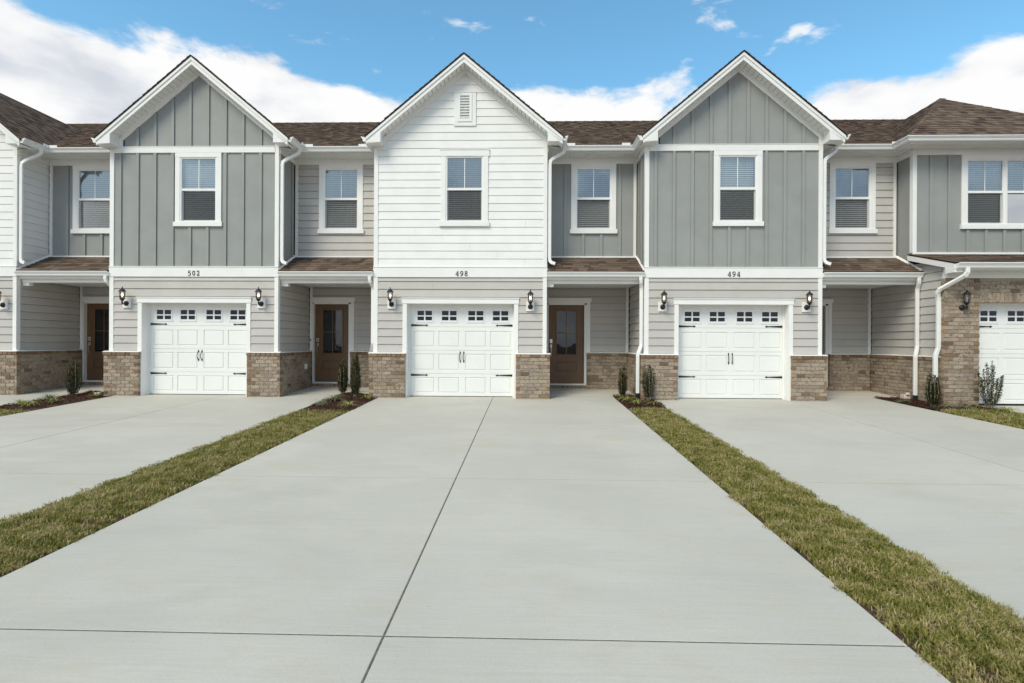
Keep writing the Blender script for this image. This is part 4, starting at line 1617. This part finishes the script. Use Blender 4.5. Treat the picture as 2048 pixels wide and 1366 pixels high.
# ------------------------------------------------------------------ wall lanterns
def lantern(x, y, z, label, lit=True, block=True):
    """x,z: centre of the back plate; y: wall face"""
    root = tag(link('wall_lantern', None, None, (x, y, z)), label, 'wall lantern', 'wall lanterns beside the garage doors')
    if block:
        MB().chbox(PF(0), -0.09, 0.09, -0.01, 0.035, -0.10, 0.115, 0.003).build('mounting_block', 'trim', root)
    d0 = 0.035 if block else 0.0
    pl = MB()
    pl.cyl((0, -d0, 0), (0, -d0 - 0.014, 0), 0.058, 0.056, 16)
    pl.cyl((0, -d0 - 0.014, 0), (0, -d0 - 0.03, 0), 0.044, 0.022, 16)
    pl.build('back_plate', 'black_iron', root)
    yb = -d0 - 0.125
    arm = MB().tube([(0, -d0 - 0.02, 0.0), (0, -d0 - 0.07, -0.025), (0, yb + 0.01, -0.012), (0, yb, 0.03), (0, yb, 0.085)], 0.02, 0.02, 6, up=(1, 0, 0))
    arm.cyl((0, yb, -0.02), (0, yb, 0.03), 0.012, 0.022, 8)
    arm.cyl((0, yb, -0.045), (0, yb, -0.02), 0.004, 0.012, 8)
    arm.build('arm', 'black_iron', root)
    base = MB()
    base.cyl((0, yb, 0.045), (0, yb, 0.095), 0.020, 0.052, 6)
    base.cyl((0, yb, 0.095), (0, yb, 0.107), 0.056, 0.056, 6)
    base.build('base', 'black_iron', root)
    cage = MB()
    for k in range(6):
        th = math.pi / 6 + k * math.pi / 3
        c, s = math.cos(th), math.sin(th)
        cage.cyl((0.050 * c, yb + 0.050 * s, 0.105), (0.060 * c, yb + 0.060 * s, 0.262), 0.0042, 0.0042, 5)
    cage.build('cage', 'black_iron', root)
    MB().cyl((0, yb, 0.108), (0, yb, 0.26), 0.043, 0.050, 12, False).build('glass_shade', 'lamp_glass', root, True)
    cap = MB()
    cap.cyl((0, yb, 0.260), (0, yb, 0.270), 0.076, 0.076, 12)
    cap.cyl((0, yb, 0.270), (0, yb, 0.305), 0.072, 0.046, 12)
    cap.cyl((0, yb, 0.305), (0, yb, 0.330), 0.046, 0.016, 12)
    cap.cyl((0, yb, 0.330), (0, yb, 0.352), 0.010, 0.013, 8)
    cap.cyl((0, yb, 0.352), (0, yb, 0.372), 0.013, 0.003, 8)
    cap.build('roof_cap', 'black_iron', root)
    b = MB()
    b.cyl((0, yb, 0.15), (0, yb, 0.175), 0.010, 0.022, 8, False)
    b.cyl((0, yb, 0.175), (0, yb, 0.200), 0.022, 0.020, 8, False)
    b.cyl((0, yb, 0.200), (0, yb, 0.222), 0.020, 0.006, 8)
    b.build('bulb', 'bulb_lit' if lit else 'bulb_off', root, True)
    MB().cyl((0, yb, 0.108), (0, yb, 0.15), 0.013, 0.012, 8).build('socket', 'pvc_white', root)


lantern(-2 * S + 1.655, -0.018, 2.055, 'lit black lantern at the left edge of the photo, beside the white house corner')
lantern(-S - 1.540, -0.018, 2.100, 'lit lantern left of the garage door on the left grey house')
lantern(-S + 1.568, -0.018, 2.100, 'lit lantern right of the garage door on the left grey house')
lantern(-1.541, -0.018, 2.100, 'lit lantern left of the garage door on the middle white house')
lantern(1.579, -0.018, 2.055, 'lit lantern right of the garage door on the middle white house')
lantern(S - 1.560, -0.018, 2.060, 'lit lantern left of the garage door on the right grey house')
lantern(S + 1.590, -0.018, 2.060, 'lit lantern right of the garage door on the right grey house')
lantern(2 * S - 1.68, -0.752, 2.02, 'unlit black lantern on the tan brick pier of the brick house', lit=False, block=False)


# ------------------------------------------------------------------ planting beds
def in_poly(px, py, poly):
    n = len(poly)
    r = np.zeros(len(px), bool)
    j = n - 1
    for i in range(n):
        xi, yi = poly[i]
        xj, yj = poly[j]
        c = ((yi > py) != (yj > py)) & (px < (xj - xi) * (py - yi) / (yj - yi + 1e-12) + xi)
        r ^= c
        j = i
    return r


def scatter(poly, n):
    xs = [p[0] for p in poly]
    ys = [p[1] for p in poly]
    X, Y = [], []
    tot = 0
    while tot < n:
        x = rng.uniform(min(xs), max(xs), n)
        y = rng.uniform(min(ys), max(ys), n)
        k = in_poly(x, y, poly)
        X.append(x[k])
        Y.append(y[k])
        tot += k.sum()
    return np.concatenate(X)[:n], np.concatenate(Y)[:n]


def hump(x, y):
    return 0.018 * np.sin(x * 5.1 + 1) * np.cos(y * 4.3) + 0.012 * np.sin(x * 11 + y * 9)


def flat_sheet(name, poly, mt, dz, kind='structure', parent=None):
    mb = MB()
    mb.v = [(x, y, gz(y) + dz) for x, y in poly]
    mb.f = [tuple(range(len(poly)))]
    return mb.build(name, mt, parent, kind=kind)


def mulch(poly, n, lift=0.02):
    """loose bark chips"""
    x, y = scatter(poly, n)
    z = gz(y) + lift + hump(x, y) + rng.uniform(-0.02, 0.014, n)
    L = rng.uniform(0.012, 0.042, n)
    w = rng.uniform(0.005, 0.013, n)
    a = rng.uniform(0, 2 * np.pi, n)
    p = rng.normal(0, 0.35, n)
    rl = rng.normal(0, 0.5, n)
    u = np.stack([np.cos(a) * np.cos(p), np.sin(a) * np.cos(p), np.sin(p)], 1)
    s = np.stack([-np.sin(a) * np.cos(rl), np.cos(a) * np.cos(rl), np.sin(rl)], 1)
    c = np.stack([x, y, z], 1)
    nr = np.cross(u, s)
    v = []
    for du, ds, dn in ((-1, -1, 0), (1, -0.6, 0), (0.9, 1, 0), (-1, 0.8, 0), (0, 0, 0.006)):
        v.append(c + u * (du * L / 2)[:, None] + s * (ds * w / 2)[:, None] + nr * dn)
    V = np.stack(v, 1).reshape(-1, 3)
    b = (np.arange(n) * 5)[:, None]
    tr = np.concatenate([b + np.array(q) for q in ((0, 1, 4), (1, 2, 4), (2, 3, 4), (3, 0, 4))], 1).reshape(-1, 3)
    return link('mulch', tri_mesh('mulch', V, tr, 'mulch'), kind='stuff')


BED = {
    0: [(-9.0, -2.2), (-7.93, -2.15), (-7.86, -0.10), (-8.15, -0.05), (-8.15, 0.56), (-8.92, 0.56)],
    1: [(-2.88, -1.80), (-2.0, -1.86), (-1.86, -1.70), (-1.83, -0.10), (-2.03, -0.10), (-2.03, 0.56), (-2.86, 0.56)],
    2: [(3.53, -1.30), (4.32, -1.22), (4.31, -0.10), (4.03, -0.10), (4.03, 0.56), (3.52, 0.56)],
    3: [(9.52, 0.56), (9.60, -0.85), (9.72, -1.05), (10.15, -1.15), (10.50, -1.55), (10.92, -1.75), (10.92, -0.76), (10.10, -0.76), (10.10, 0.56)],
}
LABEL_BED = {0: 'left', 1: 'a', 2: 'b', 3: 'c'}
for k, poly in BED.items():
    flat_sheet('planting_bed', poly, 'soil', 0.0)
    ar = 1.6
    mulch(poly, 5200)


def shrub(x, y, height, width, dense, label, seed, tip=True):
    r = np.random.default_rng(seed)
    z0 = gz(y) - 0.01
    root = tag(link('holly_shrub', None, None, (x, y, z0)), label, 'shrub', 'upright evergreen shrubs in the beds')
    ns = 17 if dense else 15
    stems = MB()
    LV, LT, TV, TT = [], [], [], []
    for i in range(ns):
        a = r.uniform(0, 2 * np.pi)
        rr = math.sqrt(r.uniform(0.02, 1)) * width / 2
        hh = height * (r.uniform(0.62, 1.0) if i > 2 else r.uniform(0.93, 1.03))
        if dense:
            bulge = 0.72
        else:
            bulge = 1.25
        top = (rr * bulge * math.cos(a), rr * bulge * math.sin(a), hh * (1 - 0.22 * (rr / (width / 2)) ** 2))
        mid = (rr * 0.95 * math.cos(a), rr * 0.95 * math.sin(a), hh * 0.42)
        bot = (rr * 0.28 * math.cos(a), rr * 0.28 * math.sin(a), 0.0)
        stems.tube([bot, ((bot[0] + mid[0]) / 2 * 1.05, (bot[1] + mid[1]) / 2 * 1.05, hh * 0.18), mid, top], 0.008, 0.008, 4)
        nl = int(hh * (330 if dense else 230))
        for k in range(nl):
            t = r.uniform(0.10 if dense else 0.14, 1.0)
            if t < 0.42:
                q = t / 0.42
                px = bot[0] + (mid[0] - bot[0]) * q
                py = bot[1] + (mid[1] - bot[1]) * q
            else:
                q = (t - 0.42) / 0.58
                px = mid[0] + (top[0] - mid[0]) * q
                py = mid[1] + (top[1] - mid[1]) * q
            pz = top[2] * t
            spread = (0.05 if dense else 0.048) * (1.2 - 0.75 * t)
            th = r.uniform(0, 2 * np.pi)
            el = r.uniform(0.2, 1.2)
            L = r.uniform(0.017, 0.031)
            wd = L * r.uniform(0.38, 0.52)
            d = np.array([math.cos(th) * math.cos(el), math.sin(th) * math.cos(el), math.sin(el)])
            o = np.array([px, py, pz]) + np.array([math.cos(th), math.sin(th), 0]) * r.uniform(0, spread)
            s = np.cross(d, [0, 0, 1.0])
            s /= np.linalg.norm(s) + 1e-9
            up = np.cross(s, d)
            V, Tt = (TV, TT) if (tip and t > 0.72 and r.uniform() < 0.7) else (LV, LT)
            b = len(V)
            V += [o, o + d * L * 0.5 + s * wd - up * 0.002, o + d * L, o + d * L * 0.5 - s * wd - up * 0.002]
            Tt += [(b, b + 1, b + 2), (b, b + 2, b + 3)]
    stems.build('stems', 'stem', root)
    link('crown', tri_mesh('crown', LV, LT, 'holly_leaf'), root)
    if TV:
        link('new_growth', tri_mesh('new_growth', TV, TT, 'holly_tip'), root)


shrub(-8.74, -0.15, 0.90, 0.30, True, 'single dense dark columnar shrub at the foot of the 502 house', 1)
shrub(-2.79, 0.42, 0.92, 0.25, True, 'dense columnar shrub partly covering the brown door beside 498', 2)
shrub(-2.36, -0.02, 1.08, 0.21, True, 'taller slim columnar shrub beside the left brick pier of 498', 3)
shrub(3.72, 0.40, 0.74, 0.22, True, 'short yellow-tipped columnar shrub in front of the porch between 498 and 494', 4)
shrub(4.20, -0.18, 0.88, 0.24, False, 'open feathery shrub against the left brick pier of 494', 5, False)
shrub(9.90, -0.74, 0.80, 0.26, True, 'columnar shrub in front of the second downspout at the brick house', 6)
shrub(10.87, -0.95, 1.05, 0.34, False, 'sparse twiggy shrub in front of the brick house garage door', 7, False)


def strap_clump(x, y, size, n, mt, label, seed, flat=0.0):
    r = np.random.default_rng(seed)
    V, Tt = [], []
    for i in range(n):
        a = r.uniform(0, 2 * np.pi)
        L = size * 1.22 * r.uniform(0.55, 1.1)
        w = r.uniform(0.005, 0.0095)
        rise = r.uniform(0.55, 1.35) * (1 - flat)
        b0 = np.array([math.cos(a), math.sin(a), 0]) * r.uniform(0, size * 0.16)
        d = np.array([math.cos(a), math.sin(a), 0])
        s = np.array([-math.sin(a), math.cos(a), 0]) * w
        pts = []
        for k in range(6):
            t = k / 5
            hgt = L * (rise * t - (0.55 + 0.75 * rise) * t * t * 0.72)
            pts.append(b0 + d * (L * t * (0.55 + 0.3 * t)) + np.array([0, 0, max(hgt, -0.005)]))
        b = len(V)
        for k, p in enumerate(pts):
            ww = s * (1 - (k / 5) ** 2 * 0.9)
            V += [p - ww, p + ww]
        for k in range(5):
            q = b + 2 * k
            Tt += [(q, q + 1, q + 3), (q, q + 3, q + 2)]
    o = link('liriope_clump', tri_mesh('liriope_clump', V, Tt, mt), None, (x, y, gz(y) + 0.02))
    return tag(o, label, 'plant', 'strap-leaved clumps in the mulch beds')


CL = [
    (-8.74, -1.42, 0.24, 60, 'strap_leaf', 'pale green drooping clump, leftmost in the mulch bed of 502', 0.1),
    (-8.36, -1.66, 0.24, 60, 'strap_leaf', 'yellow-green clump beside the leftmost clump, nearest the 502 driveway', 0.0),
    (-8.78, -0.72, 0.25, 60, 'strap_leaf_grey', 'spiky green clump left of the columnar shrub at 502', 0.0),
    (-8.28, -1.18, 0.21, 45, 'strap_leaf', 'bright yellow-green clump in the middle of the 502 bed', 0.0),
    (-8.06, -0.34, 0.22, 34, 'strap_leaf', 'yellow tufted clump at the foot of the left 502 brick pier', 0.0),
    (-2.66, -1.22, 0.25, 55, 'strap_leaf_grey', 'grey-green rounded clump, leftmost in the bed beside 498', 0.0),
    (-2.58, -0.66, 0.29, 70, 'strap_leaf_grey', 'larger sprawling grey-green clump below the two columnar shrubs at 498', 0.0),
    (-2.06, -1.40, 0.27, 60, 'strap_leaf', 'variegated clump overhanging the edge of the 498 driveway', 0.1),
    (-2.02, -0.32, 0.21, 40, 'strap_leaf', 'small yellow clump at the foot of the left 498 brick pier', 0.0),
    (3.60, 0.30, 0.13, 26, 'strap_leaf', 'tiny clump at the foot of the short yellow-tipped shrub', 0.0),
    (3.68, -0.36, 0.26, 55, 'strap_leaf', 'yellow clump in the bed between 498 and 494, just below the short shrub', 0.0),
    (3.80, -0.78, 0.25, 50, 'strap_leaf', 'yellow clump nearest the lawn in the bed between 498 and 494', 0.0),
    (4.16, -0.76, 0.22, 40, 'strap_leaf', 'pale clump below the feathery shrub at 494', 0.1),
    (4.02, 0.12, 0.14, 26, 'strap_leaf_grey', 'small dull clump beside the black drain at 494', 0.0),
    (9.66, -0.22, 0.20, 36, 'strap_leaf_grey', 'withered clump left of the pinkish pipe cap', 0.2),
    (10.02, -0.96, 0.24, 55, 'strap_leaf_grey', 'straggly pale clump on the bed edge near the brick pier', 0.25),
    (10.30, -1.10, 0.24, 55, 'strap_leaf_grey', 'low pale clump below the tan brick pier', 0.3),
    (10.68, -0.86, 0.22, 50, 'strap_leaf', 'flat green clump against the tan brick pier', 0.35),
    (10.82, -1.42, 0.28, 70, 'strap_leaf', 'broad yellow-green clump right of the twiggy shrub', 0.15),
]
for i, (x, y, s_, n_, mt_, lb_, fl_) in enumerate(CL):
    strap_clump(x, y, s_, n_, mt_, lb_, 50 + i, fl_)

pc = MB()
pc.chbox(PF(0.07), -0.07, 0.07, -0.07, 0.07, -0.03, 0.12, 0.012)
pc.cyl((0, 0, 0.12), (0, 0, 0.165), 0.042, 0.04, 12)
tag(pc.build('pipe_cap', 'pvc_pink', loc=(9.98, 0.12, 0.02)), 'pinkish square pipe cap in the mulch beside the black drain', 'pipe cap')
bk = MB().chbox(PF(0.04), -0.07, 0.07, -0.04, 0.04, 0.0, 0.045, 0.006)
tag(bk.build('splash_stone', 'pvc_white', loc=(-8.36, 0.02, 0.01)), 'small whitish block lying in the mulch by the 502 brick pier', 'block')


# ------------------------------------------------------------------ turf
def turf(le, re, y_far, y_near, n, base=0.0, gapL=0.03, gapR=0.0, hmin=0.030, hmax=0.075, seed=3, bias=1.6, hum=0.03):
    r = np.random.default_rng(seed)
    # soil strip
    mb = MB()
    k = 24
    m = 8
    for i in range(k + 1):
        y = y_far + (y_near - y_far) * i / k
        a, b = le(y), re(y)
        for j in range(m + 1):
            t = j / m
            x = a + (b - a) * t
            mb.v.append((x, y, gz(y) + base - 0.022 + hum * math.sin(math.pi * min(1, max(0, t))) ** 0.7))
    for i in range(k):
        for j in range(m):
            q = i * (m + 1) + j
            mb.f.append((q, q + 1, q + m + 2, q + m + 1))
    mb.build('lawn_strip', 'soil', kind='structure')
    # blades: more of them towards the camera
    q = r.uniform(0, 1, n)
    y = y_far + (y_near - y_far) * q ** (1 / bias)
    t = r.uniform(0, 1, n)
    lev, rev = np.vectorize(le)(y), np.vectorize(re)(y)
    wob = 0.025 * np.sin(y * 7.3 + seed) + 0.018 * np.sin(y * 17.1 + 1) + 0.016 * np.sin(y * 41 + seed) + r.normal(0, 0.012, n)
    x0, x1 = lev + gapL + wob, rev - gapR + 0.7 * wob
    x = x0 + (x1 - x0) * t
    # bald spots
    nf = np.sin(x * 9.1 + 2.0 * np.sin(y * 3.1)) * np.sin(y * 7.7 + 1.7 * np.sin(x * 4.3))
    keep = (nf > -0.80) | (r.uniform(0, 1, n) < 0.25)
    for bx, by, ra, rb in ((-2.74, -7.58, 0.10, 0.05), (-2.22, -7.67, 0.13, 0.06), (-2.6, -7.72, 0.08, 0.04)):
        keep &= (((x - bx) / ra) ** 2 + ((y - by) / rb) ** 2 > 1) | (r.uniform(0, 1, n) < 0.12)
    # tufts: pull blades towards nearby tuft centres
    cxx, cyy = np.round(x / 0.045 + 0.35 * np.sin(y * 31)) * 0.045 - 0.35 * 0.045 * np.sin(y * 31), np.round(y / 0.045 + 0.35 * np.sin(x * 27)) * 0.045
    x = x + (cxx - x) * 0.45
    y = y + (cyy - y) * 0.45
    x, y, t = x[keep], y[keep], t[keep]
    n = len(x)
    z = gz(y) + base - 0.024 + hum * np.sin(np.pi * np.clip((x - np.vectorize(le)(y)) / (np.vectorize(re)(y) - np.vectorize(le)(y)), 0, 1)) ** 0.7
    tall = 0.5 + 0.5 * np.sin(x * 6.3 + 1.3 * np.sin(y * 5.2)) * np.sin(y * 5.9 + x * 2)
    h = (hmin + (hmax - hmin) * r.uniform(0, 1, n) ** 1.3) * (0.72 + 0.5 * tall)
    a = r.uniform(0, 2 * np.pi, n)
    lean = np.abs(r.normal(0.45, 0.45, n))
    w = r.uniform(0.0020, 0.0042, n) * (1 + 0.55 * np.clip((y - y_near) / (y_far - y_near), 0, 1))
    f = a + r.uniform(-0.9, 0.9, n) + np.pi / 2
    s = np.stack([np.cos(f) * w, np.sin(f) * w, np.zeros(n)], 1)
    d = np.stack([np.cos(a), np.sin(a), np.zeros(n)], 1)
    p0 = np.stack([x, y, z], 1)
    p1 = p0 + d * (h * lean * 0.35)[:, None] + np.stack([0 * h, 0 * h, h * 0.60], 1)
    p2 = p0 + d * (h * lean * 1.05)[:, None] + np.stack([0 * h, 0 * h, h * np.clip(1.0 - 0.28 * lean, 0.35, 1)], 1)
    V = np.stack([p0 - s, p0 + s, p1 - s * 0.8, p1 + s * 0.8, p2], 1).reshape(-1, 3)
    b = (np.arange(n) * 5)[:, None]
    tr = np.concatenate([b + np.array(q_) for q_ in ((0, 1, 3), (0, 3, 2), (2, 3, 4))], 1).reshape(-1, 3)
    link('grass', tri_mesh('grass', V, tr, 'grass'), kind='stuff')


turf(E1R, E0L, -1.80, -11.5, 110000, seed=3, gapL=-0.045, gapR=0.015, hmax=0.062)
turf(E0R, E2L, -1.22, -11.5, 118000, seed=4, gapL=0.02, gapR=-0.045, hmax=0.062)
turf(E3R, E1L, -2.15, -6.0, 14000, seed=5, bias=1.0)
turf(lambda y: E2R(y), lambda y: 10.93, -1.25, -6.0, 26000, seed=6, bias=1.0)
